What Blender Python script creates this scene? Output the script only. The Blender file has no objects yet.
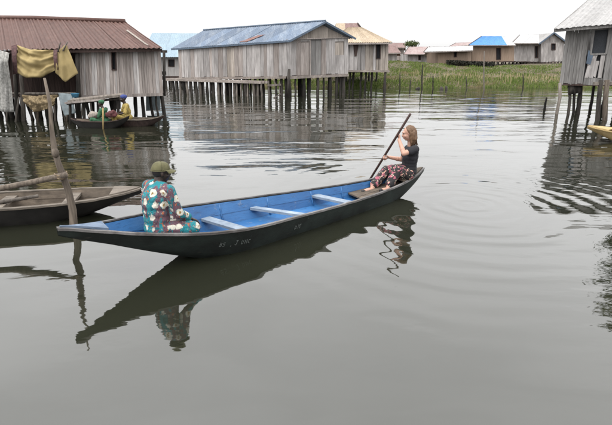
import bpy, bmesh, math, random
import numpy as np
from mathutils import Vector, Matrix, noise as mnoise

random.seed(7)
R = math.radians
scene = bpy.context.scene
COL = scene.collection

# ------------------------------------------------------------------ camera
CAM_H, PITCH, FPX = 1.95, R(17.8), 470.0       # eye height, look-down angle, focal length in 612-wide pixels
cam_data = bpy.data.cameras.new("camera")
cam = bpy.data.objects.new("camera", cam_data)
COL.objects.link(cam)
cam.location = (0, 0, CAM_H)
cam.rotation_euler = (R(90) - PITCH, 0, 0)
cam_data.sensor_width = 36.0
cam_data.lens = 36.0 * FPX / 612.0
cam_data.clip_start = 0.05
cam_data.clip_end = 5000
scene.camera = cam

# ------------------------------------------------------------------ sky and sun (overcast)
SUN_EL, SUN_AZ = R(58), R(215)
world = bpy.data.worlds.new("World")
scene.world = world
world.use_nodes = True
wn, wl = world.node_tree.nodes, world.node_tree.links
wn.clear()
w_out = wn.new("ShaderNodeOutputWorld")
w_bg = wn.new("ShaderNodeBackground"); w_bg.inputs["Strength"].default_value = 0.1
w_sky = wn.new("ShaderNodeTexSky"); w_sky.sky_type = 'NISHITA'; w_sky.sun_disc = False
w_sky.sun_elevation = SUN_EL; w_sky.sun_rotation = SUN_AZ
w_sky.air_density = 1.0; w_sky.dust_density = 4.0
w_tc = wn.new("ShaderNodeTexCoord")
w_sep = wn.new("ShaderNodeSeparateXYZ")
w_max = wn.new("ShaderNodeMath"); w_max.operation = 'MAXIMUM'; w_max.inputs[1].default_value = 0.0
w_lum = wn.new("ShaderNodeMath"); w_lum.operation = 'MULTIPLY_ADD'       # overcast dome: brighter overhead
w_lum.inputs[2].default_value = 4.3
w_noise = wn.new("ShaderNodeTexNoise"); w_noise.inputs["Scale"].default_value = 1.6
w_noise.inputs["Detail"].default_value = 5.0
w_map = wn.new("ShaderNodeMapping"); w_map.inputs["Scale"].default_value = (1, 1, 3.0)
w_cr = wn.new("ShaderNodeMapRange"); w_cr.inputs["To Min"].default_value = 0.9; w_cr.inputs["To Max"].default_value = 1.1
w_cr.inputs["From Min"].default_value = 0.3; w_cr.inputs["From Max"].default_value = 0.7
w_mul = wn.new("ShaderNodeMath"); w_mul.operation = 'MULTIPLY'
w_tint = wn.new("ShaderNodeMix"); w_tint.data_type = 'RGBA'; w_tint.blend_type = 'MULTIPLY'
w_tint.inputs["Factor"].default_value = 1.0
w_tint.inputs[7].default_value = (1.0, 0.995, 0.995, 1)
w_mix = wn.new("ShaderNodeMix"); w_mix.data_type = 'RGBA'; w_mix.inputs["Factor"].default_value = 0.93
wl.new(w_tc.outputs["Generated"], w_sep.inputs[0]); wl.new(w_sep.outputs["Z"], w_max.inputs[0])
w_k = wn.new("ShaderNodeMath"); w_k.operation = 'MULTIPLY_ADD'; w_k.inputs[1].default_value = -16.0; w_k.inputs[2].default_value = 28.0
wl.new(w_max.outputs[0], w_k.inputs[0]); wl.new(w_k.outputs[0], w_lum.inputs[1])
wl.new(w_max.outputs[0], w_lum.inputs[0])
wl.new(w_tc.outputs["Generated"], w_map.inputs[0]); wl.new(w_map.outputs[0], w_noise.inputs["Vector"])
wl.new(w_noise.outputs["Fac"], w_cr.inputs["Value"])
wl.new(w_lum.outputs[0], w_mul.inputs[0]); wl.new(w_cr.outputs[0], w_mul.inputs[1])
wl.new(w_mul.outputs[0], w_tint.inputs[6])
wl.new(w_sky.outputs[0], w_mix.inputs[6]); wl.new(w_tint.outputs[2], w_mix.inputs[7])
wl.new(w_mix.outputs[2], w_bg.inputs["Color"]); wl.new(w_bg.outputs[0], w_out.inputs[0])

sun_d = bpy.data.lights.new("sun", 'SUN'); sun_d.energy = 1.0; sun_d.angle = R(25); sun_d.color = (1, .97, .93)
sun = bpy.data.objects.new("sun", sun_d); COL.objects.link(sun)
sd = Vector((math.sin(SUN_AZ) * math.cos(SUN_EL), math.cos(SUN_AZ) * math.cos(SUN_EL), math.sin(SUN_EL)))
sun.rotation_euler = sd.to_track_quat('Z', 'Y').to_euler()
sun.location = (0, -5, 30)

scene.view_settings.view_transform = 'Standard'
scene.view_settings.look = 'None'
scene.view_settings.gamma = 1.0
scene.view_settings.exposure = 1.0
scene.view_settings.use_curve_mapping = False

# ------------------------------------------------------------------ helpers
CP, SP = math.cos(PITCH), math.sin(PITCH)
def ray(u, v):
    a, b = (u - 306) / FPX, (212.5 - v) / FPX
    return Vector((a, CP + b * SP, -SP + b * CP))
def P(u, v, Y):                      # survey point at distance Y
    d = ray(u, v); t = Y / d.y
    return Vector((d.x * t, Y, CAM_H + d.z * t))
def G(u, v, z=0.0):                  # survey point at height z
    d = ray(u, v); t = (z - CAM_H) / d.z
    return Vector((d.x * t, d.y * t, z))

ORG = {}
def thing(name, label, cat, loc, group=None):
    o = bpy.data.objects.new(name, None); COL.objects.link(o)
    o.location = loc; o.empty_display_size = .1
    o["label"] = label; o["category"] = cat
    if group: o["group"] = group
    ORG[o.name] = Vector(loc)
    return o
def tag(o, label, cat=None, group=None, kind=None):
    if label: o["label"] = label
    if cat: o["category"] = cat
    if group: o["group"] = group
    if kind: o["kind"] = kind
    return o

class MB:
    def __init__(s): s.v = []; s.f = []
    def quadbox(s, bl, br, tr, tl, th, n=None):
        bl, br, tr, tl = map(Vector, (bl, br, tr, tl))
        if n is None: n = (br - bl).cross(tl - bl).normalized()
        k = len(s.v); o = n * th
        s.v += [bl, br, tr, tl, bl - o, br - o, tr - o, tl - o]
        for f in ((0,1,2,3),(7,6,5,4),(0,4,5,1),(1,5,6,2),(2,6,7,3),(3,7,4,0)):
            s.f.append(tuple(k + i for i in f))
        return s
    def box(s, c, size, M=None):
        c = Vector(c); k = len(s.v); x, y, z = [q / 2 for q in size]
        for p in ((-x,-y,-z),(x,-y,-z),(x,y,-z),(-x,y,-z),(-x,-y,z),(x,-y,z),(x,y,z),(-x,y,z)):
            p = Vector(p)
            if M is not None: p = M @ p
            s.v.append(c + p)
        for f in ((3,2,1,0),(4,5,6,7),(0,1,5,4),(1,2,6,5),(2,3,7,6),(3,0,4,7)):
            s.f.append(tuple(k + i for i in f))
        return s
    def beam(s, a, b, w, h, up=(0,0,1)):
        a, b = Vector(a), Vector(b); d = (b - a).normalized(); up = Vector(up)
        x = d.cross(up)
        x = Vector((1,0,0)) if x.length < 1e-4 else x.normalized()
        z = x.cross(d); k = len(s.v)
        for p in (a, b):
            for sx, sz in ((-1,-1),(1,-1),(1,1),(-1,1)):
                s.v.append(p + x * sx * w / 2 + z * sz * h / 2)
        for f in ((3,2,1,0),(4,5,6,7),(0,1,5,4),(1,2,6,5),(2,3,7,6),(3,0,4,7)):
            s.f.append(tuple(k + i for i in f))
        return s
    def tube(s, pts, rad, n=8, flat=None):
        pts = [Vector(p) for p in pts]; k0 = len(s.v); m = len(pts)
        if not hasattr(rad, '__len__'): rad = [rad] * m
        ref = None
        for i, p in enumerate(pts):
            d = (pts[min(i+1, m-1)] - pts[max(i-1, 0)]).normalized()
            if ref is None:
                ref = Vector((0,0,1)) if abs(d.z) < .8 else Vector((1,0,0))
            x = d.cross(ref).normalized(); y = x.cross(d).normalized(); ref = y
            for j in range(n):
                a = 2 * math.pi * j / n
                s.v.append(p + (x * math.cos(a) + y * math.sin(a)) * rad[i])
        for i in range(m - 1):
            for j in range(n):
                a = k0 + i*n + j; b = k0 + i*n + (j+1) % n
                s.f.append((a, b, b + n, a + n))
        s.f.append(tuple(k0 + j for j in reversed(range(n))))
        s.f.append(tuple(k0 + (m-1)*n + j for j in range(n)))
        return s
    def ell(s, c, r, M=None, nu=16, nv=10):
        c = Vector(c); k = len(s.v)
        if not hasattr(r, '__len__'): r = (r, r, r)
        s.v.append(c + (M @ Vector((0,0,r[2])) if M is not None else Vector((0,0,r[2]))))
        for i in range(1, nv):
            t = math.pi * i / nv
            for j in range(nu):
                a = 2 * math.pi * j / nu
                p = Vector((r[0]*math.sin(t)*math.cos(a), r[1]*math.sin(t)*math.sin(a), r[2]*math.cos(t)))
                s.v.append(c + (M @ p if M is not None else p))
        s.v.append(c + (M @ Vector((0,0,-r[2])) if M is not None else Vector((0,0,-r[2]))))
        e = len(s.v) - 1
        for j in range(nu):
            s.f.append((k, k+1+j, k+1+(j+1) % nu))
            s.f.append((e, e-nu+(j+1) % nu, e-nu+j))
        for i in range(nv-2):
            for j in range(nu):
                a = k+1+i*nu+j; b = k+1+i*nu+(j+1) % nu
                s.f.append((a, a+nu, b+nu, b))
        return s
    def caps(s, pts, rad, n=12):     # chain of round-ended tapered limbs, for fusing into a body
        pts = [Vector(p) for p in pts]
        for i in range(len(pts)-1):
            s.tube([pts[i], pts[i+1]], [rad[i], rad[i+1]], n)
        for p, r in zip(pts, rad): s.ell(p, r, None, n, 8)
        return s
    def grid(s, pts, rows, cols, th=None):   # pts in row-major order; closed thin solid when th given
        k = len(s.v); s.v += [Vector(p) for p in pts]
        for i in range(rows-1):
            for j in range(cols-1):
                a = k + i*cols + j
                s.f.append((a, a+1, a+cols+1, a+cols))
        if th is not None:
            k2 = len(s.v)
            nrm = grid_normals(pts, rows, cols)
            s.v += [Vector(p) - n * th for p, n in zip(pts, nrm)]
            for i in range(rows-1):
                for j in range(cols-1):
                    a = k2 + i*cols + j
                    s.f.append((a, a+cols, a+cols+1, a+1))
            edge = [j for j in range(cols)] + [i*cols+cols-1 for i in range(1, rows)] + \
                   [(rows-1)*cols+j for j in range(cols-2, -1, -1)] + [i*cols for i in range(rows-2, 0, -1)]
            for q in range(len(edge)):
                a, b = edge[q], edge[(q+1) % len(edge)]
                s.f.append((k+b, k+a, k2+a, k2+b))
        return s
    def mesh(s, name, org=Vector((0,0,0)), smooth=False):
        me = bpy.data.meshes.new(name)
        me.from_pydata([tuple(p - org) for p in s.v], [], s.f)
        if smooth: me.shade_smooth()
        me.update()
        return me
    def build(s, name, mat, parent=None, smooth=False):
        org = ORG[parent.name] if parent is not None else Vector((0,0,0))
        me = s.mesh(name, org, smooth)
        me.materials.append(mat)
        o = bpy.data.objects.new(name, me); COL.objects.link(o)
        if parent is not None: o.parent = parent
        ORG[o.name] = org
        return o
    def solo(s, name, mat, base, smooth=False):          # a thing that is one mesh, origin at its base
        base = Vector(base)
        me = s.mesh(name, base, smooth); me.materials.append(mat)
        o = bpy.data.objects.new(name, me); COL.objects.link(o); o.location = base
        ORG[o.name] = base
        return o
def grid_normals(pts, rows, cols):
    out = []
    for i in range(rows):
        for j in range(cols):
            a = Vector(pts[i*cols+min(j+1, cols-1)]) - Vector(pts[i*cols+max(j-1, 0)])
            b = Vector(pts[min(i+1, rows-1)*cols+j]) - Vector(pts[max(i-1, 0)*cols+j])
            n = a.cross(b)
            out.append(n.normalized() if n.length > 1e-9 else Vector((0,0,1)))
    return out

# ------------------------------------------------------------------ materials
def newmat(name):
    m = bpy.data.materials.new(name); m.use_nodes = True
    nt = m.node_tree; nt.nodes.clear()
    out = nt.nodes.new("ShaderNodeOutputMaterial")
    b = nt.nodes.new("ShaderNodeBsdfPrincipled")
    nt.links.new(b.outputs[0], out.inputs[0])
    return m, nt, b
def nd(nt, typ, **kw):
    n = nt.nodes.new("ShaderNode" + typ)
    for k, v in kw.items():
        if hasattr(n, k): setattr(n, k, v)
        else: n.inputs[k].default_value = v
    return n
def math_n(nt, op, a, b=None, c=None):
    n = nt.nodes.new("ShaderNodeMath"); n.operation = op
    for i, q in enumerate((a, b, c)):
        if q is None: continue
        if isinstance(q, (int, float)): n.inputs[i].default_value = q
        else: nt.links.new(q, n.inputs[i])
    return n.outputs[0]
def mixc(nt, fac, a, b, mode='MIX'):
    n = nt.nodes.new("ShaderNodeMix"); n.data_type = 'RGBA'; n.blend_type = mode
    for i, q in ((0, fac), (6, a), (7, b)):
        if isinstance(q, (int, float)): n.inputs[i].default_value = q
        elif isinstance(q, tuple): n.inputs[i].default_value = (*q[:3], 1)
        else: nt.links.new(q, n.inputs[i])
    return n.outputs[2]
def ramp(nt, fac, lo, hi):
    n = nt.nodes.new("ShaderNodeMapRange")
    n.inputs["From Min"].default_value = lo; n.inputs["From Max"].default_value = hi
    nt.links.new(fac, n.inputs["Value"])
    return n.outputs[0]
def coords(nt, scale=(1,1,1), randomise=True, src="Object"):
    tc = nt.nodes.new("ShaderNodeTexCoord")
    mp = nt.nodes.new("ShaderNodeMapping"); mp.inputs["Scale"].default_value = scale
    nt.links.new(tc.outputs[src], mp.inputs[0])
    if randomise:
        oi = nt.nodes.new("ShaderNodeObjectInfo")
        v = nt.nodes.new("ShaderNodeCombineXYZ")
        r = math_n(nt, 'MULTIPLY', oi.outputs["Random"], 37.0)
        nt.links.new(r, v.inputs[0]); nt.links.new(r, v.inputs[1]); nt.links.new(r, v.inputs[2])
        nt.links.new(v.outputs[0], mp.inputs["Location"])
    return mp.outputs[0]
def noise(nt, vec, scale, detail=4, rough=.55):
    n = nt.nodes.new("ShaderNodeTexNoise")
    n.inputs["Scale"].default_value = scale; n.inputs["Detail"].default_value = detail
    n.inputs["Roughness"].default_value = rough
    nt.links.new(vec, n.inputs["Vector"])
    return n.outputs["Fac"]
def bump(nt, b, h, strength=.4, dist=.01):
    n = nt.nodes.new("ShaderNodeBump"); n.inputs["Strength"].default_value = strength
    n.inputs["Distance"].default_value = dist
    nt.links.new(h, n.inputs["Height"]); nt.links.new(n.outputs[0], b.inputs["Normal"])

def wood(name, dark, light, grain=(14, 14, .7), rnd=.3, stain=.5, rough=.85):
    m, nt, b = newmat(name)
    g = noise(nt, coords(nt, grain), 1.5, 8, .65)
    big = noise(nt, coords(nt, (1.2, 1.2, .5)), 1.2, 4)
    c = mixc(nt, ramp(nt, g, .33, .68), dark, light)
    c = mixc(nt, math_n(nt, 'MULTIPLY', ramp(nt, big, .62, .38), stain), c, tuple(q * .45 for q in dark))
    oi = nt.nodes.new("ShaderNodeObjectInfo")
    hv = nt.nodes.new("ShaderNodeHueSaturation")
    nt.links.new(math_n(nt, 'MULTIPLY_ADD', oi.outputs["Random"], rnd * 2, 1 - rnd), hv.inputs["Value"])
    nt.links.new(c, hv.inputs["Color"]); nt.links.new(hv.outputs[0], b.inputs["Base Color"])
    b.inputs["Roughness"].default_value = rough; b.inputs["Specular IOR Level"].default_value = .25
    bump(nt, b, g, .5, .012)
    return m
def metal(name, base, patch, amt=(.5, .65), rnd=.15, rough=.6, scale=(1, 1, 1), spec=.4):
    m, nt, b = newmat(name)
    n1 = noise(nt, coords(nt, scale), .9, 8, .65)
    n2 = noise(nt, coords(nt, tuple(7*q for q in scale)), 1.3, 6, .6)
    c = mixc(nt, ramp(nt, n1, *amt), base, patch)
    c = mixc(nt, ramp(nt, n2, .25, .8), c, tuple(q * .55 for q in base), 'MIX') if True else c
    oi = nt.nodes.new("ShaderNodeObjectInfo")
    hv = nt.nodes.new("ShaderNodeHueSaturation")
    nt.links.new(math_n(nt, 'MULTIPLY_ADD', oi.outputs["Random"], rnd * 2, 1 - rnd), hv.inputs["Value"])
    nt.links.new(c, hv.inputs["Color"]); nt.links.new(hv.outputs[0], b.inputs["Base Color"])
    b.inputs["Roughness"].default_value = rough; b.inputs["Specular IOR Level"].default_value = spec
    bump(nt, b, n2, .15, .01)
    return m
def plain(name, col, rough=.7, var=.25, scale=8, spec=.3, sss=0):
    m, nt, b = newmat(name)
    n = noise(nt, coords(nt), scale, 5)
    c = mixc(nt, ramp(nt, n, .3, .7), tuple(q * (1 - var) for q in col), tuple(min(1, q * (1 + var)) for q in col))
    nt.links.new(c, b.inputs["Base Color"])
    b.inputs["Roughness"].default_value = rough; b.inputs["Specular IOR Level"].default_value = spec
    if sss: b.inputs["Subsurface Weight"].default_value = sss; b.inputs["Subsurface Scale"].default_value = .01
    bump(nt, b, n, .2, .006)
    return m

M_GREY = wood("weathered_grey_boards", (.21, .195, .187), (.43, .41, .40), rnd=.17)
M_BROWNGREY = wood("brown_grey_boards", (.15, .128, .116), (.34, .305, .285), rnd=.2, stain=.35)
M_TANB = wood("tan_grey_boards", (.18, .155, .135), (.38, .34, .30), rnd=.18, stain=.4)
M_SLATE = wood("slate_grey_boards", (.11, .105, .10), (.235, .228, .222), rnd=.12, stain=.3)
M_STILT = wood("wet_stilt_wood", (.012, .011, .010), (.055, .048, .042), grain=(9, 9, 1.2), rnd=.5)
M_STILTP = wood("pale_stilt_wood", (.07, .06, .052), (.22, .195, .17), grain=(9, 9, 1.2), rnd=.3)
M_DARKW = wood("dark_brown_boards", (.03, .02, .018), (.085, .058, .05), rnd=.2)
M_POLE = wood("old_pole_wood", (.06, .048, .038), (.17, .14, .112), grain=(20, 20, 2), rnd=.15, stain=.5)
M_BEAM = wood("ledge_timber", (.16, .135, .12), (.36, .32, .29), grain=(2, 14, 14), rnd=.15)
M_RUST = metal("rusted_iron_sheet", (.092, .045, .035), (.135, .075, .06), (.45, .75), .10, .7, (1, .35, 1))
M_BLUER = metal("blue_grey_roof_sheet", (.125, .17, .24), (.27, .31, .36), (.45, .66), .2, .5, (2.6, .5, 1))
M_RUSTP = metal("rusty_sheet_patch", (.17, .085, .07), (.15, .18, .23), (.47, .58), .1, .7)
M_FASCIA = plain("dark_blue_fascia", (.07, .095, .13), .6)
M_TANR = metal("straw_tan_roof", (.36, .285, .20), (.43, .36, .275), (.4, .7), .08, .75, (1, .4, 1))
M_MAROON = metal("dull_maroon_roof", (.17, .10, .09), (.25, .17, .155), (.4, .7), .1, .7)
M_GREYR = metal("pale_grey_roof", (.30, .295, .29), (.22, .205, .19), (.5, .75), .08, .65, (1, .5, 1))
M_PINKR = metal("faded_pink_roof", (.32, .25, .24), (.27, .17, .16), (.45, .65), .08, .7)
M_ICER = metal("pale_blue_roof", (.20, .28, .34), (.25, .32, .36), (.4, .7), .05, .6)
M_WHITER = metal("white_roof_sheet", (.40, .40, .40), (.32, .305, .295), (.5, .8), .06, .6)
M_BLUET = plain("bright_blue_tarp", (.018, .145, .40), .5, .15, 3)
M_CLAYW = wood("tan_plank_wall", (.20, .145, .108), (.28, .215, .165), rnd=.1, stain=.2)
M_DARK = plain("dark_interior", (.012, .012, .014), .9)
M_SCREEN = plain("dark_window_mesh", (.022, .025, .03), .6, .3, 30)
M_YELLOW = plain("ochre_yellow_cloth", (.265, .205, .095), .9, .10, 5)
M_PURPLE = plain("purple_brown_border_cloth", (.075, .042, .042), .9, .5, 14)
M_WHITEC = plain("off_white_net", (.27, .265, .25), .9, .4, 16)
M_FRINGE = plain("dry_straw_fringe", (.19, .145, .085), .95, .5, 18)
M_BLUEG = plain("faded_blue_grey_panel", (.13, .155, .165), .8, .3, 6)
M_BASIN = plain("blue_plastic", (.03, .12, .20), .35, .1)
M_GREENC = plain("bright_green_cloth", (.02, .075, .036), .75, .5, 14)
M_REDC = plain("dark_red_cloth", (.075, .025, .026), .85, .4, 12)
M_YDRESS = plain("yellow_print_dress", (.24, .18, .055), .8, .5, 26)
M_BLUEW = plain("blue_head_wrap", (.03, .045, .16), .75, .3, 14)
M_SKIND = plain("dark_brown_skin", (.022, .0125, .009), .45, .15, 10, .4)
M_SKINL = plain("light_skin", (.40, .235, .175), .5, .08, 10, .35, .1)
M_HAIR = wood("auburn_hair", (.062, .036, .022), (.18, .108, .064), grain=(60, 60, 4), rnd=0, stain=.25, rough=.5)
M_BLACKT = plain("black_tshirt", (.016, .016, .019), .85, .25, 9)
M_CAP = plain("olive_cap", (.088, .083, .042), .85, .18, 25)
M_SHOE = plain("black_shoe", (.015, .013, .013), .5)
M_EYE = plain("eye_dark", (.02, .013, .01), .2, 0)
M_LIP = plain("lips", (.36, .13, .11), .5, .05)
M_PADDLE = wood("dark_paddle_wood", (.030, .018, .016), (.10, .06, .052), grain=(40, 40, 3), rnd=0, rough=.5)
M_ROPE = plain("old_rope", (.16, .12, .08), .95, .4, 40)
M_EARTH = plain("bank_earth", (.075, .06, .038), .95, .5, 2)
M_THWART = wood("pale_thwart", (.12, .155, .20), (.25, .30, .36), grain=(4, 4, 14), rnd=.1, stain=.3, rough=.6)
M_DECK = wood("worn_blue_grey_deck", (.07, .10, .15), (.17, .215, .28), grain=(4, 4, 14), rnd=.05, stain=.4, rough=.7)
M_RAIL = wood("worn_gunwale", (.055, .048, .044), (.22, .215, .215), grain=(2.5, 2.5, 5), rnd=.1, stain=.55, rough=.7)
M_OLDRAIL = wood("old_bare_gunwale", (.085, .072, .06), (.21, .18, .148), grain=(3, 8, 8), rnd=.1, stain=.4)
M_INSIDE = wood("old_canoe_inside", (.055, .044, .034), (.14, .112, .086), grain=(3, 8, 8), rnd=.1, stain=.5)
M_YCANOE = wood("yellow_ochre_hull", (.27, .19, .08), (.38, .29, .15), grain=(3, 8, 8), rnd=.1, stain=.25)
M_TAR = plain("tarred_hull", (.014, .013, .012), .55, .5, 4)
M_LETTER = plain("faded_white_paint", (.075, .085, .08), .8, .5, 60)

def hull_paint():
    m, nt, b = newmat("dark_green_hull_paint")
    v = coords(nt, (1, 1, 1))
    n1 = noise(nt, v, 2.2, 7, .65); n2 = noise(nt, coords(nt, (4, 4, 22)), 2.0, 6, .7)
    c = mixc(nt, ramp(nt, n1, .4, .65), (.007, .009, .008), (.017, .024, .021))
    c = mixc(nt, math_n(nt, 'MULTIPLY', ramp(nt, n2, .62, .74), .8), c, (.05, .043, .036))
    nt.links.new(c, b.inputs["Base Color"]); b.inputs["Roughness"].default_value = .6; b.inputs["Specular IOR Level"].default_value = .3
    bump(nt, b, n2, .3, .01)
    return m
M_HULL = hull_paint()
def blue_paint():
    m, nt, b = newmat("worn_blue_paint")
    v = coords(nt, (1, 1, 1))
    n1 = noise(nt, v, 1.7, 6, .6); n2 = noise(nt, coords(nt, (3, 3, 16)), 2.2, 7, .7); n3 = noise(nt, v, 11, 6, .7)
    c = mixc(nt, ramp(nt, n1, .3, .7), (.011, .068, .19), (.025, .118, .285))
    c = mixc(nt, math_n(nt, 'MULTIPLY', ramp(nt, n2, .54, .70), .75), c, (.010, .032, .085))
    c = mixc(nt, math_n(nt, 'MULTIPLY', ramp(nt, n3, .60, .70), .75), c, (.15, .17, .19))
    nt.links.new(c, b.inputs["Base Color"]); b.inputs["Roughness"].default_value = .5
    bump(nt, b, n2, .3, .01)
    return m
M_BLUE = blue_paint()

def floral_shirt():
    m, nt, b = newmat("turquoise_floral_print")
    v = coords(nt, (1, 1, 1), False)
    vo = nt.nodes.new("ShaderNodeTexVoronoi"); vo.inputs["Scale"].default_value = 8.2
    vo.inputs["Randomness"].default_value = .55
    wob = nt.nodes.new("ShaderNodeTexNoise"); wob.inputs["Scale"].default_value = 22; nt.links.new(v, wob.inputs["Vector"])
    ad = nt.nodes.new("ShaderNodeMix"); ad.data_type = 'RGBA'; ad.blend_type = 'ADD'; ad.inputs[0].default_value = .05
    nt.links.new(v, ad.inputs[6]); nt.links.new(wob.outputs["Color"], ad.inputs[7])
    nt.links.new(ad.outputs[2], vo.inputs["Vector"])
    d = vo.outputs["Distance"]
    big = noise(nt, coords(nt, (1.2, 1.2, .22), False), 11, 3)
    leaf = noise(nt, v, 26, 3)
    bgc = mixc(nt, ramp(nt, big, .485, .53), (.018, .155, .18), (.105, .058, .075))
    bgc = mixc(nt, ramp(nt, leaf, .58, .63), bgc, (.012, .10, .12))
    bgc = mixc(nt, ramp(nt, noise(nt, v, 31, 2), .64, .68), bgc, (.24, .21, .18))
    bgc = mixc(nt, ramp(nt, noise(nt, coords(nt, (1.1, .9, 1.2), False), 24, 2), .64, .67), bgc, (.30, .10, .05))
    c = mixc(nt, ramp(nt, d, .34, .30), bgc, (.46, .44, .38))
    c = mixc(nt, ramp(nt, d, .15, .11), c, (.20, .13, .05))
    nt.links.new(c, b.inputs["Base Color"]); b.inputs["Roughness"].default_value = .85
    b.inputs["Specular IOR Level"].default_value = .2
    fold = nt.nodes.new("ShaderNodeTexNoise"); fold.inputs["Scale"].default_value = 7; fold.inputs["Distortion"].default_value = 1.6; fold.inputs["Detail"].default_value = 3
    nt.links.new(coords(nt, (1.4, 1.4, .7), False), fold.inputs["Vector"])
    bump(nt, b, fold.outputs["Fac"], .8, .045)
    return m
M_FLORAL = floral_shirt()
def floral_trousers():
    m, nt, b = newmat("black_floral_print")
    v = coords(nt, (1, 1, 1), False)
    n1 = noise(nt, v, 15, 3); n2 = noise(nt, coords(nt, (1.3, 1.1, 1), False), 19, 2); n3 = noise(nt, coords(nt, (1, 1.4, 1.2), False), 27, 2)
    c = mixc(nt, ramp(nt, n1, .57, .60), (.012, .011, .012), (.26, .07, .10))
    c = mixc(nt, ramp(nt, n2, .61, .64), c, (.46, .25, .20))
    c = mixc(nt, ramp(nt, n3, .64, .67), c, (.50, .44, .33))
    nt.links.new(c, b.inputs["Base Color"]); b.inputs["Roughness"].default_value = .85
    bump(nt, b, noise(nt, v, 14, 3), .35, .02)
    return m
M_TROUS = floral_trousers()

def water_mat():
    m, nt, b = newmat("lagoon_water")
    tc = nt.nodes.new("ShaderNodeTexCoord")
    sp = nt.nodes.new("ShaderNodeSeparateXYZ"); nt.links.new(tc.outputs["Object"], sp.inputs[0])
    x, y = sp.outputs[0], sp.outputs[1]
    def nz(sc, scale, detail, rough=.5, dist=0.0):
        mp = nt.nodes.new("ShaderNodeMapping"); mp.inputs["Scale"].default_value = sc
        mp.inputs["Rotation"].default_value = (0, 0, R(6))
        nt.links.new(tc.outputs["Object"], mp.inputs[0])
        n = nt.nodes.new("ShaderNodeTexNoise"); n.inputs["Scale"].default_value = scale
        n.inputs["Detail"].default_value = detail; n.inputs["Roughness"].default_value = rough
        n.inputs["Distortion"].default_value = dist
        nt.links.new(mp.outputs[0], n.inputs["Vector"])
        return n.outputs["Fac"]
    # breeze: calm water close by, ruffled further out, with drifting calmer patches
    far = math_n(nt, 'MAXIMUM', ramp(nt, y, 4.6, 9.0), math_n(nt, 'MULTIPLY', ramp(nt, x, 1.5, 2.8), 1.1))
    patch = ramp(nt, nz((.18, .35, 1), 1.0, 3), .35, .65)
    wind = math_n(nt, 'MULTIPLY', far, math_n(nt, 'MULTIPLY_ADD', patch, .75, .35))
    w1 = math_n(nt, 'MULTIPLY', nz((.55, 1.9, 1), 1.0, 2, .45, .25), WAVE_A)
    w2 = math_n(nt, 'MULTIPLY', nz((1.5, 5.5, 1), 1.0, 2, .5, .2), WAVE_B)
    waves = math_n(nt, 'MULTIPLY', math_n(nt, 'ADD', w1, w2), wind)
    # lazy swell close by
    swell = math_n(nt, 'MULTIPLY', nz((.5, 1.1, 1), 1.0, 2, .4, .4), SWELL)
    fine = math_n(nt, 'MULTIPLY', math_n(nt, 'MULTIPLY', nz((4, 8, 1), 1.0, 2), ramp(nt, nz((.7, .9, 1), 1.0, 2), .42, .62)), FINE)
    slow = math_n(nt, 'MULTIPLY', nz((.22, .5, 1), 1.0, 2, .4, .8), .055)
    h = math_n(nt, 'ADD', waves, math_n(nt, 'ADD', math_n(nt, 'ADD', swell, slow), fine))
    # rings spreading from the paddle stroke and the moving hull
    for cx, cy, k, amp, r0, r1 in RINGS:
        dx = math_n(nt, 'SUBTRACT', x, cx); dy = math_n(nt, 'SUBTRACT', y, cy)
        r = math_n(nt, 'SQRT', math_n(nt, 'ADD', math_n(nt, 'MULTIPLY', dx, dx), math_n(nt, 'MULTIPLY', dy, dy)))
        wob = math_n(nt, 'MULTIPLY', nz((.9, .9, 1), 1.0, 2), .35)
        s = math_n(nt, 'SINE', math_n(nt, 'MULTIPLY', math_n(nt, 'ADD', r, wob), k))
        env = math_n(nt, 'MULTIPLY', ramp(nt, r, r1, r0), math_n(nt, 'MULTIPLY', ramp(nt, r, 0.0, .25), amp))
        h = math_n(nt, 'ADD', h, math_n(nt, 'MULTIPLY', s, env))
    bp = nt.nodes.new("ShaderNodeBump"); bp.inputs["Strength"].default_value = 1.0
    bp.inputs["Distance"].default_value = 1.0
    nt.links.new(h, bp.inputs["Height"]); nt.links.new(bp.outputs[0], b.inputs["Normal"])
    silt = nz((.25, .4, 1), 1.0, 4)
    c = mixc(nt, ramp(nt, silt, .3, .7), (.011, .0122, .0078), (.016, .0168, .0110))
    nt.links.new(c, b.inputs["Base Color"])
    b.inputs["Roughness"].default_value = .03; b.inputs["IOR"].default_value = 1.72
    return m
WAVE_A, WAVE_B, SWELL, FINE = .0165, .0058, .017, .0022
rc = G(468, 205)
RINGS = ((rc.x, rc.y, 20.0, .0032, .5, 4.2), (1.9, 7.3, 15.0, .0007, .6, 5.0))
M_WATER = water_mat()

# ------------------------------------------------------------------ water and bank
wm = MB()
wm.v = [Vector((-1500, -300, 0)), Vector((1500, -300, 0)), Vector((1500, 2500, 0)), Vector((-1500, 2500, 0))]
wm.f = [(0, 1, 2, 3)]
water = wm.build("water", M_WATER); tag(water, "calm grey lagoon water", kind="structure")

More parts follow.
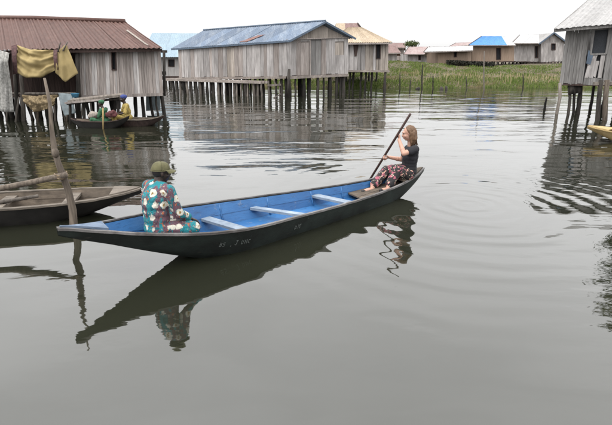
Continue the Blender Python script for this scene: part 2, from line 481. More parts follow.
def bank_h(x, y):
    edge = 38.3 + .9 * mnoise.noise(Vector((x * .25, 0, 3))) + .35 * mnoise.noise(Vector((x * .9, 5, 1)))
    left = -5.5 + .6 * mnoise.noise(Vector((y * .4, 2, 0)))
    d = min(y - edge, (x - left) * 1.2)
    hmax = 1.05 + .25 * math.exp(-((x - 9.5) / 4) ** 2) - .25 * math.exp(-((x - 20) / 6) ** 2)
    z = hmax * (1 - math.exp(-max(d, -1) / 3.6)) if d > -.0 else d * .5
    q = min(1, max(0, (y - 43.5) / 8.0)); z += .72 * q * q * (3 - 2*q) * (1 if d > 0 else 0)
    return z + .05 * mnoise.noise(Vector((x * .8, y * .8, 0)))
bm_pts = []; xs = np.linspace(-9, 75, 100); ys = np.concatenate([np.linspace(36.5, 55, 44), np.linspace(57, 140, 14)])
for yy in ys:
    for xx in xs: bm_pts.append(Vector((xx, yy, bank_h(xx, yy))))
bk = MB(); bk.grid(bm_pts, len(ys), len(xs))
bank = bk.build("bank", M_EARTH, smooth=True); tag(bank, "low earth bank on the far side of the water", kind="structure")

def grass_mat(name, a, b_, tint=(.17, .14, .075)):
    m, nt, b = newmat(name)
    g = nt.nodes.new("ShaderNodeNewGeometry")
    c = mixc(nt, g.outputs["Random Per Island"], a, b_)
    n = noise(nt, coords(nt, (1, 1, 1), False), .55, 5)
    c = mixc(nt, ramp(nt, n, .54, .68), c, tint)
    nt.links.new(c, b.inputs["Base Color"]); b.inputs["Roughness"].default_value = .8
    b.inputs["Specular IOR Level"].default_value = .15
    return m
M_GRASS = grass_mat("bank_grass_blades", (.06, .095, .02), (.13, .165, .045))
M_REED = grass_mat("dry_reed_blades", (.20, .16, .085), (.34, .29, .18))
def blades(name, mat, n, fn, h, w, label, lean=.35):
    mb = MB(); rr = random.Random(len(name) + n)
    k = 0
    while k < n:
        x, y, sc = fn(rr)
        z = bank_h(x, y)
        if z < -.12: continue
        z -= .03
        hh = h * sc * rr.uniform(.5, 1.25); a = rr.uniform(0, 6.283); ln = rr.uniform(.05, lean) * hh; la = rr.uniform(0, 6.283)
        dx, dy = math.cos(a) * w / 2, math.sin(a) * w / 2
        i = len(mb.v)
        mx, my = math.cos(la) * ln, math.sin(la) * ln
        mb.v += [Vector((x - dx, y - dy, z)), Vector((x + dx, y + dy, z)),
                 Vector((x + dx * .8 + mx * .35, y + dy * .8 + my * .35, z + hh * .6)),
                 Vector((x - dx * .8 + mx * .35, y - dy * .8 + my * .35, z + hh * .6)),
                 Vector((x + mx, y + my, z + hh))]
        mb.f += [(i, i+1, i+2, i+3), (i+3, i+2, i+4)]
        k += 1
    o = mb.build(name, mat); tag(o, label, kind="stuff")
    return o
def f_grass(rr):
    x = rr.uniform(-6.5, 30); y = 37.4 + 14 * rr.random() ** 1.3
    return x, y, .5 + 1.5 * max(0, mnoise.noise(Vector((x * .5, y * .5, 4))) + .25)
def f_edge(rr):
    x = rr.uniform(-6, 30); y = 37.3 + 3.0 * rr.random()
    return x, y, .5 + .5 * (mnoise.noise(Vector((x * .6, y * .6, 9))) + .5)
def f_reed(rr):
    cx = rr.choice((13.2, 14.8, 16.0, 17.2, 18.1, 19.3, 21.0, 22.3, 9.0, 11.3)); x = rr.gauss(cx, .7); y = rr.uniform(39, 43.5)
    return x, y, 1
blades("bank_grass", M_GRASS, 42000, f_grass, .15, .07, "green and yellow grass covering the far bank")
blades("shore_grass", M_GRASS, 7000, f_edge, .30, .045, "short grass along the water edge")
blades("dry_reeds", M_REED, 650, f_reed, .5, .04, "pale dry reeds standing on the right of the bank", .25)

# ------------------------------------------------------------------ house helpers
def lerp(a, b, t): return a + (b - a) * t
def wall_boards(parent, bl, br, tr, tl, n, mat, th=.025, holes=(), name="wall_board", rag=.03, gap=.006, alt=None, rnd=None, jut=.012):
    """upright boards between two lower and two upper corners; holes = (u0,u1,v0,v1) fractions"""
    rr = rnd or random
    bl, br, tr, tl = map(Vector, (bl, br, tr, tl))
    nrm = (br - bl).cross(tl - bl).normalized()
    wdt = (br - bl).length
    ws = [rr.uniform(.6, 1.4) for _ in range(n)]; tot = sum(ws); us = [0]
    for q in ws: us.append(us[-1] + q / tot)
    cuts = sorted(set(us + [h[i] for h in holes for i in (0, 1)]))
    g = gap / wdt / 2
    for a, b in zip(cuts[:-1], cuts[1:]):
        if b - a < 4 * g + .002: continue
        mid = (a + b) / 2
        spans = [(-rr.uniform(0, rag), 1 + 0.0)]
        for h in holes:
            if h[0] <= mid <= h[1]:
                new = []
                for s0, s1 in spans:
                    if h[2] > s0: new.append((s0, min(s1, h[2])))
                    if h[3] < s1: new.append((max(s0, h[3]), s1))
                spans = [q for q in new if q[1] - q[0] > .02]
        off = nrm * rr.uniform(0, jut)
        t1, t2 = rr.uniform(-g, g) * .7, rr.uniform(-g, g) * .7
        for s0, s1 in spans:
            p = lambda u, v: lerp(lerp(bl, br, u), lerp(tl, tr, u), v) + off
            m = mat if (alt is None or rr.random() > .22) else alt
            MB().quadbox(p(a+g+t1, s0), p(b-g+t2, s0), p(b-g+t1, s1), p(a+g+t2, s1), th, nrm).build(name, m, parent)
def roof_sheets(parent, e0, e1, r1, r0, n, mat, wave=.16, amp=.02, name="roof_sheet", rag=.05, th=.008, special=None, rows=3):
    e0, e1, r1, r0 = map(Vector, (e0, e1, r1, r0))
    nrm = (e1 - e0).cross(r0 - e0).normalized()
    if nrm.z < 0: nrm = -nrm
    out = []
    L = (e1 - e0).length
    for i in range(n):
        a, b = i / n, (i + 1) / n
        b2 = min(1, b + .03 / n)
        cols = max(5, int(L / n / wave * 4) + 1)
        drop = random.uniform(0, rag); lift = nrm * (.006 * (i % 2) + random.uniform(0, .006))
        pts = []
        for rw in range(rows):
            t = rw / (rows - 1)
            sag = -.02 * math.sin(math.pi * t) * random.uniform(.3, 1)
            for c in range(cols):
                u = a + (b2 - a) * c / (cols - 1)
                lo, hi = lerp(e0, e1, u), lerp(r0, r1, u)
                p = lerp(lo + (lo - hi).normalized() * drop, hi, t)
                pts.append(p + nrm * (amp * math.sin(2 * math.pi * u * L / wave) + sag) + lift)
        m = special.get(i, mat) if special else mat
        mb = MB(); mb.grid(pts, rows, cols, th)
        if (e1 - e0).cross(r0 - e0).z < 0: mb.f = [tuple(reversed(f)) for f in mb.f]
        out.append(mb.build(name, m, parent, smooth=False))
    return out
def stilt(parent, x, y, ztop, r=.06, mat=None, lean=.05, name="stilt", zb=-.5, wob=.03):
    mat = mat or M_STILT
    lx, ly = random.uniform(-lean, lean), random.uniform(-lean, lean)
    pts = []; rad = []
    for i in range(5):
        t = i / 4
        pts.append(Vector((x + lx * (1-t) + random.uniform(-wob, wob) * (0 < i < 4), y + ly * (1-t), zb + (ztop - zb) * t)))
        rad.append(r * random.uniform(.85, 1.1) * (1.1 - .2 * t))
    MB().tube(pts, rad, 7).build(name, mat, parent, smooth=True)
def floor_part(parent, corners, th=.07, mat=None, name="floor_deck"):
    a, b, c, d = [Vector(p) for p in corners]
    MB().quadbox(a, b, c, d, th, Vector((0,0,1))).build(name, mat or M_DARKW, parent)
def rail_beam(parent, a, b, w=.08, h=.1, mat=None, name="beam"):
    MB().beam(a, b, w, h).build(name, mat or M_BEAM, parent)
def window(parent, wall, u0, u1, v0, v1, mat=None, inset=.06, frame=M_DARKW, fw=.05):
    bl, br, tr, tl = map(Vector, wall); nrm = (br - bl).cross(tl - bl).normalized()
    p = lambda u, v: lerp(lerp(bl, br, u), lerp(tl, tr, u), v)
    w = MB().quadbox(p(u0, v0) - nrm*inset, p(u1, v0) - nrm*inset, p(u1, v1) - nrm*inset, p(u0, v1) - nrm*inset, .01, nrm).build("window", mat or M_SCREEN, parent)
    mb = MB()
    for (a, b) in (((u0, v0), (u1, v0)), ((u1, v0), (u1, v1)), ((u1, v1), (u0, v1)), ((u0, v1), (u0, v0))):
        mb.beam(p(*a) + nrm*.02, p(*b) + nrm*.02, fw, fw, nrm)
    mb.build("window_frame", frame, w)

# ------------------------------------------------------------------ big grey stilt house (centre)
def main_house():
    YA, YB, YC = 31.5, 28.0, 29.5
    fa, fb, fc = P(179, 77, YA), P(287, 75.5, YB), P(348, 73, YC)
    ea, eb, ec = P(178, 47.5, YA), P(287, 39.5, YB), P(348, 37.5, YC)
    fd = fa + (fc - fb); fd.z = (fa.z + fc.z) / 2; ed = ea + (ec - eb); ed.z = ea.z + .1
    h = thing("stilt_house", "large weathered grey plank house on stilts with blue-grey metal roof", "house", ((fa.x+fc.x)/2, YC+1, 0))
    wallL = (fa, fb, eb, ea); wallR = (fb, fc, ec, eb)
    wall_boards(h, *wallL, 30, M_GREY, holes=((.475, .545, -.05, .9),), alt=M_BROWNGREY, gap=.014, rag=.05)
    wall_boards(h, *wallR, 11, M_GREY, holes=((.16, .36, -.05, .93), (.38, .55, -.05, .98), (.78, .93, .52, .9)), alt=M_BROWNGREY)
    wall_boards(h, fc, fd, ed, ec, 8, M_GREY); wall_boards(h, fd, fa, ea, ed, 8, M_GREY)
    # plank doors and shutter, set back in their openings
    def panel(wall, u0, u1, v0, v1, n, mat, name):
        bl, br, tr, tl = map(Vector, wall); nr = (br - bl).cross(tl - bl).normalized()
        p = lambda u, v: lerp(lerp(bl, br, u), lerp(tl, tr, u), v) - nr * .03
        d = MB().quadbox(p(u0, v1-.03), p(u1, v1-.03), p(u1, v1), p(u0, v1), .03, nr).build(name, mat, h)
        for i in range(n):
            a, b = u0 + (u1-u0)*i/n, u0 + (u1-u0)*(i+.97)/n
            MB().quadbox(p(a, v0), p(b, v0), p(b, v1-.035), p(a, v1-.035), .03, nr).build("door_board", mat, d)
    panel(wallL, .475, .545, -.02, .9, 2, M_TANB, "door")
    panel(wallR, .16, .36, -.02, .93, 3, M_BROWNGREY, "door")
    panel(wallR, .38, .55, -.02, .98, 2, M_SLATE, "door")
    panel(wallR, .78, .93, .52, .9, 2, M_TANB, "shutter")
    # gable infill
    apx = lerp(eb, ec, .5); apex = P(320, 21.5, apx.y); apex.x = apx.x + .1
    nr = (fc - fb).cross(eb - fb).normalized()
    for i in range(12):
        a, b = i/12, (i+.97)/12
        def top(u):
            p = lerp(eb, ec, u); k = 1 - abs(u - .5) * 2
            return Vector((p.x, p.y, p.z + (apex.z - p.z - .06) * k))
        MB().quadbox(lerp(eb, ec, a), lerp(eb, ec, b), top(b), top(a), .025, nr).build("gable_board", M_TANB, h)
    MB().beam(lerp(eb, ec, -.01) - nr*-.03, lerp(eb, ec, 1.01) - nr*-.03, .05, .09, nr).build("tie_beam", M_BROWNGREY, h)
    # roof
    ax = (fa - fb).normalized(); out = (fc - fb).normalized()
    ov = .16; rid_r = apex - ax * .35; rid_l = lerp(ea, ed, .5) + ax * .3; rid_l.z = P(206, 30.5, rid_l.y).z
    el, er = ea + ax * .35, eb - ax * .35
    ed_ = Vector((0,0,.05))
    e0 = el - out * ov - ed_; e1 = er - out * ov - ed_
    roof_sheets(h, e0, e1, rid_r, rid_l, 10, M_BLUER)
    f0 = ed + ax * .35 + out * ov - ed_; f1 = ec - ax * .35 + out * ov - ed_
    roof_sheets(h, f0, f1, rid_r, rid_l, 10, M_BLUER)
    # one rusted replacement sheet laid across the slope
    nn = (e1 - e0).cross(rid_l - e0).normalized(); nn = nn if nn.z > 0 else -nn
    q = lambda u, v: lerp(lerp(e0, e1, u), lerp(rid_l, rid_r, u), v) + nn * .045
    o = MB().quadbox(q(.585, .08), q(.655, .06), q(.70, .42), q(.65, .40), .01, nn).build("roof_patch", M_RUSTP, h)
    o["label"] = "rusty red patch on the blue-grey roof"
    MB().tube([rid_l + Vector((0,0,.03)), rid_r + Vector((0,0,.03))], .06, 6).build("ridge_cap", M_FASCIA, h)
    for a, b in ((e0, e1), (e1, rid_r), (rid_r, f1), (rid_l, e0), (f0, rid_l)):
        MB().beam(a - Vector((0,0,.05)), b - Vector((0,0,.05)), .05, .10).build("fascia", M_FASCIA, h)
    # floor, ledge, stilts
    dn = Vector((0,0,.03))
    floor_part(h, (fa - dn, fb - dn, fc - dn, fd - dn))
    k = -out
    la, lb = fa + k * .55 + ax * .5, lerp(fa, fb, .86) + k * .55
    la.z, lb.z = P(170, 79.5, la.y).z, P(269, 82.5, lb.y).z
    for j in range(3):
        o1, o2 = k * (-.2 * j), k * (-.2 * j)
        MB().beam(la + o1, lb + o2, .196, .14).build("ledge_plank", M_BEAM, h)
    MB().beam(fa + k*.06 - Vector((0,0,.1)), fb + k*.06 - Vector((0,0,.1)), .1, .13).build("beam", M_BEAM, h)
    MB().beam(fb - nr*-.06 - Vector((0,0,.12)), fc - nr*-.06 - Vector((0,0,.12)), .1, .15).build("beam", M_BEAM, h)
    for row, n in ((-.45, 24), (.25, 18), (1.8, 11), (3.6, 12)):
        for i in range(n):
            t = (i + random.uniform(.15, .85)) / n
            if row == -.45: t *= .86
            p = lerp(fa, fb, t) + out * (row)
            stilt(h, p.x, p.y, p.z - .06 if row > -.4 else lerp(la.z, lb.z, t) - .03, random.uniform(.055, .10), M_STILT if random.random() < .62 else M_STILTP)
    for i in range(9):
        p = lerp(fb, fc, (i + random.uniform(.1, .5)) / 9)
        stilt(h, p.x, p.y + .1, p.z - .15, random.uniform(.08, .12) if i % 2 == 0 else .06, M_STILT)
    MB().tube([P(289.2, 69, 27.8), P(288.6, 84, 27.8), P(288.2, 99, 27.85)], [.07, .09, .09], 7).build("stilt", M_STILT, h, True)
    return h, fb
mh, mh_corner = main_house()
# ladder / landing frame by its corner
def landing():
    Y = 27.3
    t = thing("boat_ladder", "small pale wooden landing ladder under the near corner of the big grey house", "ladder", G(275, 98))
    for u in (268.5, 279.5):
        MB().beam(P(u, 81.5, Y), P(u + .3, 100, Y), .07, .07).build("side_rail", M_STILTP, t)
    MB().beam(P(267.5, 85.5, Y-.05), P(281, 84.7, Y-.05), .1, .1).build("rung", M_STILTP, t)
    MB().beam(P(273.5, 98, Y-.05), P(281, 94, Y-.05), .08, .07).build("rung", M_STILTP, t)
    MB().beam(P(274, 81, Y-.05), P(275.5, 85, Y-.05), .06, .06).build("brace", M_STILTP, t)
landing()

# ------------------------------------------------------------------ tan roofed house behind it
def tan_house():
    Y = 36.0
    a, b = P(338, 70, Y), P(388, 70, Y); ea, eb = P(338, 43, Y), P(388.5, 42.5, Y)
    bk_ = Vector((-.8, 5.0, 0)); bk2 = Vector((-1.4, 5, 0))
    h = thing("stilt_house", "small plank house with straw-tan hipped roof standing behind the big grey house", "house", ((a.x+b.x)/2, Y+2, 0))
    w = (a, b, eb, ea)
    wall_boards(h, *w, 15, M_TANB, holes=((.76, .84, .42, .95),), alt=M_GREY, gap=.02)
    wall_boards(h, b, b + bk2, eb + bk2, eb, 9, M_TANB); wall_boards(h, b + bk2, a + bk_, ea + bk_, eb + bk2, 8, M_TANB)
    wall_boards(h, a + bk_, a, ea, ea + bk_, 8, M_TANB)
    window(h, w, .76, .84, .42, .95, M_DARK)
    o = MB().quadbox(*[lerp(lerp(Vector(w[0]), Vector(w[1]), u), lerp(Vector(w[3]), Vector(w[2]), u), v) + Vector((0, -.04, 0)) for u, v in ((.33, .5), (.37, .52), (.41, .97), (.30, .97))], .02).build("torn_patch", M_DARKW, h)
    e0, e1 = P(333, 42.8, Y-.4), P(392.5, 42.2, Y-.4)
    r0, r1 = P(349, 27.5, Y+2.4), P(361, 27.3, Y+2.4)
    g0, g1 = e0 + bk_ + Vector((0, .8, 0)), e1 + bk2 + Vector((0, .8, 0))
    roof_sheets(h, e0, e1, r1, r0, 6, M_TANR)
    roof_sheets(h, e1, g1, r1, r1 + Vector((.05, .02, 0)), 5, M_TANR)
    roof_sheets(h, g0, g1, r1, r0, 5, M_TANR); roof_sheets(h, g0, e0, r0, r0 - Vector((.05, 0, 0)), 4, M_TANR)
    MB().beam(e0 - Vector((0,0,.08)), e1 - Vector((0,0,.08)), .05, .1).build("fascia", M_BROWNGREY, h)
    floor_part(h, (a - Vector((0,0,.03)), b - Vector((0,0,.03)), b + bk2 - Vector((0,0,.03)), a + bk_ - Vector((0,0,.03))))
    MB().beam(a + Vector((0,-.06,-.08)), b + Vector((.1,-.06,-.08)), .1, .14).build("beam", M_BEAM, h)
    for u in (337, 341.5, 350, 353.5, 361, 366, 372, 385.5):
        p = P(u, 72, Y - .02 + random.uniform(0, .8)); stilt(h, p.x, p.y, p.z, .075 if u < 380 else .11, M_STILT)
    for i in range(6):
        p = lerp(a, b, (i+.5)/6); stilt(h, p.x, p.y + 3.5, p.z - .08, .08, M_STILT)
    # maroon roofed house right behind
    Y2 = 44
    h2 = thing("plank_house", "house with dull maroon roof peeking above the straw-tan roof", "house", (P(345, 60, Y2).x, Y2+2, bank_h(P(345, 60, Y2).x, Y2+2)))
    c0, c1 = P(335, 68, Y2), P(365, 68, Y2); d0, d1 = P(335, 38, Y2), P(365, 38, Y2); s = Vector((0, 5, 0))
    for q in ((c0, c1, d1, d0), (c1, c1+s, d1+s, d1), (c1+s, c0+s, d0+s, d1+s), (c0+s, c0, d0, d0+s)): wall_boards(h2, *q, 8, M_TANB)
    k0, k1 = P(336, 23.5, Y2+2.3), P(358, 23.2, Y2+2.3)
    roof_sheets(h2, P(332, 39, Y2-.4), P(366, 37, Y2-.4), k1, k0, 5, M_MAROON, special={0: M_TANR, 1: M_TANR})
    roof_sheets(h2, P(332, 39, Y2-.4) + Vector((0,6,0)), P(366, 37, Y2-.4) + Vector((0,6,0)), k1, k0, 5, M_MAROON)
    MB().beam(k1 + Vector((-.05,-.15,-.02)), P(367, 36, Y2-.4), .06, .16).build("fascia", M_DARKW, h2)
    for q in (c0, c1, c0+s, c1+s): stilt(h2, q.x, q.y, q.z + .05, .09, M_STILTP, zb=.3)
tan_house()

# ------------------------------------------------------------------ pale blue roofed house between
def pale_house():
    Y = 42.0
    a, b = P(150, 76, Y), P(192, 76, Y); ea, eb = P(150, 57, Y), P(192, 57, Y); s = Vector((0, 6, 0))
    h = thing("stilt_house", "pale house with ice-blue roofs seen in the gap between the two near houses", "house", ((a.x+b.x)/2, Y+3, 0))
    w = (a, b, eb, ea)
    wall_boards(h, *w, 9, M_WHITEB, holes=((.44, .58, .5, .86),))
    wall_boards(h, b, b+s, eb+s, eb, 6, M_WHITEB); wall_boards(h, b+s, a+s, ea+s, eb+s, 6, M_WHITEB); wall_boards(h, a+s, a, ea, ea+s, 6, M_WHITEB)
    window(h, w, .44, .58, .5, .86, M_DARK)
    roof_sheets(h, P(147, 57, Y-.5), P(195, 57, Y-.5), P(195, 45, Y+2.6), P(147, 44, Y+2.6), 5, M_ICER)
    roof_sheets(h, P(146, 45.5, Y+2.4), P(200, 46, Y+2.4), P(200, 33.5, Y+6), P(152, 33.0, Y+6), 5, M_ICER, name="upper_roof_sheet")
    roof_sheets(h, P(146, 45.5, Y+2.4) + Vector((0, 7, 0)), P(200, 46, Y+2.4) + Vector((0, 7, 0)), P(200, 33.5, Y+6), P(152, 33.0, Y+6), 4, M_ICER, name="upper_roof_sheet")
    floor_part(h, (a, b, b+s, a+s), .15)
    MB().beam(a + Vector((0,-.3,-.15)), b + Vector((0,-.3,-.15)), .5, .3).build("porch_beam", M_DARKW, h)
    for i in range(9):
        p = lerp(a, b, (i+.4)/9); stilt(h, p.x, p.y, p.z-.05, .08, M_STILTP); stilt(h, p.x+.3, p.y+4, p.z-.1, .08, M_STILT)
M_WHITEB = wood("whitish_boards", (.24, .23, .22), (.37, .355, .345), rnd=.08, stain=.2)
pale_house()

# ------------------------------------------------------------------ far bank houses
def far_house(name_label, quad, Y, depth, roof, wmat, rmat, nb=9, holes=(), side=None, dx=0, special=None, postz=None, back=None):
    """quad = front wall pixels (bl, br, tr, tl); roof = ('gable_side'|'gable_front'|'shed', data)"""
    bl, br, tr, tl = [P(*q, Y) for q in quad]
    s = Vector((dx, depth, 0))
    cx = (bl.x + br.x)/2
    h = thing("plank_house", name_label, "house", (cx, Y + depth/2, max(0, bank_h(cx, Y + depth/2))))
    w = (bl, br, tr, tl)
    wall_boards(h, *w, nb, wmat, holes=[q[:4] for q in holes])
    for q in holes: window(h, w, *q[:4], M_DARK, fw=.07)
    wall_boards(h, br, br+s, tr+s, tr, 6, wmat); wall_boards(h, br+s, bl+s, tl+s, tr+s, 6, wmat); wall_boards(h, bl+s, bl, tl, tl+s, 6, wmat)
    if roof[0] == 'shed':
        e0, e1, r1, r0 = [P(*q[:2], Y + q[2]) for q in roof[1]]
        roof_sheets(h, e0, e1, r1, r0, 5, rmat, special=special)
        bk = Vector((0, depth + 1.0, 0)); gy = 2*r0.y - e0.y; g0 = Vector((e0.x * gy / e0.y, gy, e0.z - .3)); g1 = Vector((e1.x * gy / e1.y, gy, e1.z - .3))
        roof_sheets(h, g0, g1, r1, r0, 5, rmat)
        MB().beam(e0 - Vector((0,0,.06)), e1 - Vector((0,0,.06)), .05, .1).build("fascia", M_BROWNGREY, h)
        MB().beam(e0 - Vector((.03,0,.02)), r0 - Vector((.03,0,.02)), .07, .12).build("fascia", M_DARKW, h)
    else:
        ap = P(*roof[1], Y - .3); ov = .35
        lo, hi = tl + Vector((-ov, -.3, -.12)), tr + Vector((ov, -.3, -.12))
        sv = s + Vector((0, .6, 0))
        roof_sheets(h, lo, lo + sv, ap + sv, ap, 5, roof[2] if len(roof) > 2 else rmat)
        roof_sheets(h, hi, hi + sv, ap + sv, ap, 5, rmat, special=special)
        for i in range(8):
            a, b = i/8, (i+.97)/8
            def top(u):
                p = lerp(tl, tr, u); c = (ap.x - tl.x) / max(.01, tr.x - tl.x); k = u/c if u < c else (1-u)/(1-c)
                return Vector((p.x, p.y, p.z + (ap.z - p.z - .08) * k))
            MB().quadbox(lerp(tl, tr, a), lerp(tl, tr, b), top(b), top(a), .025, Vector((0,-1,0))).build("gable_board", wmat, h)
        for q in (lo, hi): MB().beam(q + Vector((0,-.03,0)), ap + Vector((0,-.03,0)), .06, .16).build("fascia", M_FASCIA, h)
    floor_part(h, (bl, br, br+s, bl+s), .12)
    n = 7
    for i in range(n):
        p = lerp(bl, br, (i+.3)/n); g = bank_h(p.x, p.y)
        stilt(h, p.x, p.y + .05, p.z, .09, M_STILT, zb=min(g, p.z - .2) - .2); stilt(h, p.x, p.y + depth - .2, p.z, .09, M_STILT, zb=min(bank_h(p.x, p.y + depth), p.z-.2) - .2)
    return h
# brown house with the blue sheet
far_house("tan plank house with bright blue sheet on its roof", ((472, 61.5), (514, 61), (514, 44.5), (472, 44.5)), 56, 6,
          ('shed', ((469, 45, -.5), (516, 45, -.5), (506, 36.2, 2.8), (482, 36.2, 2.8))), M_CLAYW, M_WHITER, 10, ((.58, .68, .1, .78),),
          special={1: M_BLUET, 2: M_BLUET, 3: M_BLUET, 4: M_WHITER, 0: M_BLUET})
far_house("long tan plank house with whitish roof left of the blue-roofed house", ((438, 65.5), (471.5, 63), (471.5, 50.5), (438, 51.5)), 53, 5,
          ('shed', ((424, 51.8, -.7), (473, 50.2, -.7), (473, 45.5, 2.6), (428, 47.5, 2.6))), M_CLAYW, M_WHITER, 9, ((.48, .55, .55, .95),))
far_house("grey plank gabled house nearest the leaning grey house", ((541, 62), (564, 61), (564, 42.5), (541, 43)), 58, 6,
          ('gable', (554, 32.8)), M_GREY, M_GREYR, 8, ((.45, .62, .62, .95),))
far_house("low grey plank house with long pale roof right of the blue sheet roof", ((513, 61), (540.5, 61.5), (540.5, 42.5), (513, 43)), 58.6, 5,
          ('shed', ((512, 43.2, -.6), (541, 43, -.6), (552, 33.8, 2.8), (520, 35, 2.8))), M_GREY, M_WHITER, 8, ((.80, .9, .2, .8),))
far_house("weathered grey shack with faded pink roof above the grass", ((408, 63.5), (433, 63), (433, 53.5), (408, 53.5)), 62, 5,
          ('shed', ((404, 54, -.5), (436, 54, -.5), (432, 46.8, 3), (409, 46.8, 3))), M_GREY, M_PINKR, 8, ((.42, .5, .35, .85),))
far_house("small shack with red-brown roof right of the straw-tan roof", ((386, 64), (397, 64), (397, 52), (386, 52)), 56, 4,
          ('shed', ((384, 53, -.5), (401, 52.5, -.5), (396, 46, 2), (386, 46, 2))), M_GREY, M_MAROON, 5)
far_house("distant house with dark brown roof behind the pink-roofed shack", ((388, 60), (404, 60), (404, 47), (388, 47)), 75, 6,
          ('shed', ((386, 47.5, -.5), (406, 47.5, -.5), (405, 43, 2.5), (388, 43, 2.5))), M_BROWNGREY, M_MAROON, 5)
far_house("distant grey shack under the end of the whitish roof", ((431, 63), (441, 63), (441, 52.5), (431, 52.5)), 60, 5,
          ('shed', ((428, 52.6, -.5), (450, 52.6, -.5), (450, 46.5, 2.5), (430, 46.5, 2.5))), M_SLATE, M_GREYR, 4)
far_house("distant pale roofed house peeping over the long tan house", ((452, 60), (474, 60), (474, 46), (452, 46)), 70, 6,
          ('shed', ((449, 46.8, -.5), (477, 46.5, -.5), (474, 42, 2.5), (456, 43, 2.5))), M_CLAYW, M_PINKR, 5)

def small_tree(u, v, Y, r, label):
    base = P(u, v, Y); base.z = bank_h(base.x, Y); top = P(u, 44, Y)
    t = thing("tree", label, "tree", base)
    MB().tube([base - Vector((0,0,.2)), lerp(base, top, .5) + Vector((.1,0,0)), top], [.12, .09, .04], 7).build("trunk", M_STILTP, t, True)
    mb = MB(); rr = random.Random(3)
    for i in range(700):
        d = Vector((rr.gauss(0,1), rr.gauss(0,1), rr.gauss(0,.6))); d = d.normalized() * r * rr.random() ** .4
        d.z *= .55; c = top + d + Vector((.3*math.sin(i%5), 0, 0))
        a = Vector((rr.uniform(-1,1), rr.uniform(-1,1), rr.uniform(-1,1))).normalized() * .13
        b = a.cross(Vector((rr.uniform(-1,1), rr.uniform(-1,1), rr.uniform(-1,1)))).normalized() * .06
        k = len(mb.v); mb.v += [c - a, c + b, c + a, c - b]; mb.f.append((k, k+1, k+2, k+3))
    mb.build("crown", M_LEAF, t)
M_LEAF = grass_mat("dark_tree_leaves", (.03, .045, .015), (.07, .09, .03))
def added_unseen_tree():  # added outside the view, only to put a dark reflection at lower right
    base = Vector((7.9, 9.2, 0)); top = base + Vector((-.2, 0, 2.5))
    t = thing("tree", "unseen leafy tree added past the right edge for its dark reflection", "tree", base)
    MB().tube([base - Vector((0,0,.5)), base + Vector((.05,.05,1.0)), top], [.11, .08, .03], 8).build("trunk", M_STILTP, t, True)
    rr = random.Random(5); mb = MB(); lm = MB()
    tips = []
    for i in range(16):
        a = rr.uniform(0, 6.28); tip = top + Vector((math.cos(a)*rr.uniform(.4, 1.0), math.sin(a)*rr.uniform(.4, 1.0), rr.uniform(-.6, .75)))
        lm.tube([lerp(base, top, rr.uniform(.55, .95)), lerp(top, tip, .6), tip], [.03, .018, .008], 5); tips.append(tip)
    lm.build("limbs", M_STILTP, t, True)
    for tip in tips:
        for i in range(420):
            c = tip + Vector((rr.gauss(0, .2), rr.gauss(0, .2), rr.gauss(0, .17)))
            a = Vector((rr.uniform(-1,1), rr.uniform(-1,1), rr.uniform(-1,.3))).normalized() * .075
            b = a.cross(Vector((rr.uniform(-1,1), rr.uniform(-1,1), rr.uniform(-1,1)))).normalized() * .028
            k = len(mb.v); mb.v += [c - a, c + b, c + a, c - b]; mb.f.append((k, k+1, k+2, k+3))
    mb.build("crown", M_LEAF, t)
added_unseen_tree()
small_tree(411, 62, 72, 1.0, "small dark tree between the far rooftops")

# ------------------------------------------------------------------ stakes and stumps in the water
def stake(u, vb, vt, label, r=.05, du=0.0, mat=None, name="mooring_stake"):
    b = G(u, vb); t = P(u + du, vt, b.y)
    mid = lerp(b, t, .5) + Vector((random.uniform(-.03, .03), 0, 0))
    o = MB().tube([b - Vector((0,0,.4)), b, mid, t], [r*.85, r*.8, r*.75, r*.55], 7).solo(name, mat or M_STILT, b, True)
    tag(o, label, "stake", "stakes standing in the far shallows" if vb < 93 else None)
stake(544.5, 109.5, 97.5, "short dark leaning stump in the water left of the leaning grey house", .06, 2.2)
stake(400, 89.5, 72.5, "thin stake just right of the straw-tan house", .06)
stake(410, 89.5, 80, "short stake, second from the straw-tan house", .05, .5)
stake(422, 89.2, 64.5, "tall dark stake in front of the pink-roofed shack", .07, .6)
stake(433, 89.5, 76, "stake right of the tallest dark stake by the grass", .06)
stake(467, 88.5, 76, "leaning stake before the left end of the blue sheet roof house", .05, -1)
stake(484, 90.5, 51, "tallest pale stake before the blue sheet roof house", .06, .3, M_STILTP)
stake(523, 88.5, 74, "stake below the low grey plank house", .055)
stake(446.3, 89.8, 86.2, "stubby black stump, right one of the pair at the grass edge", .13, name="stump")
stake(441.5, 89.3, 87.3, "stubby black stump, left one of the pair at the grass edge", .2, 1.2, name="stump")
stake(417.5, 89.3, 87.6, "low black stump under the tallest dark stake", .22, 0, name="stump")

# dark scrub under the tan houses
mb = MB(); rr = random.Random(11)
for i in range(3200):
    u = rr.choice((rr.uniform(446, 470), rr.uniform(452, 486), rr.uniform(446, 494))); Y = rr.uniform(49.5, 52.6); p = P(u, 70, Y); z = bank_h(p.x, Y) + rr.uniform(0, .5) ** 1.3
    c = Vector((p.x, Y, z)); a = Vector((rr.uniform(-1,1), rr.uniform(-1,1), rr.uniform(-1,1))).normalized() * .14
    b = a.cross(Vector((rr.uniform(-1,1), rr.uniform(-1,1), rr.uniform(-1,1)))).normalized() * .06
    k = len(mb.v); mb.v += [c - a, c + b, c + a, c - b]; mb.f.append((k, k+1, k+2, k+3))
tag(mb.build("undergrowth", grass_mat("dark_undergrowth", (.006, .007, .005), (.02, .02, .014), (.02, .018, .012))), "dark low scrub below the tan plank houses", kind="stuff")

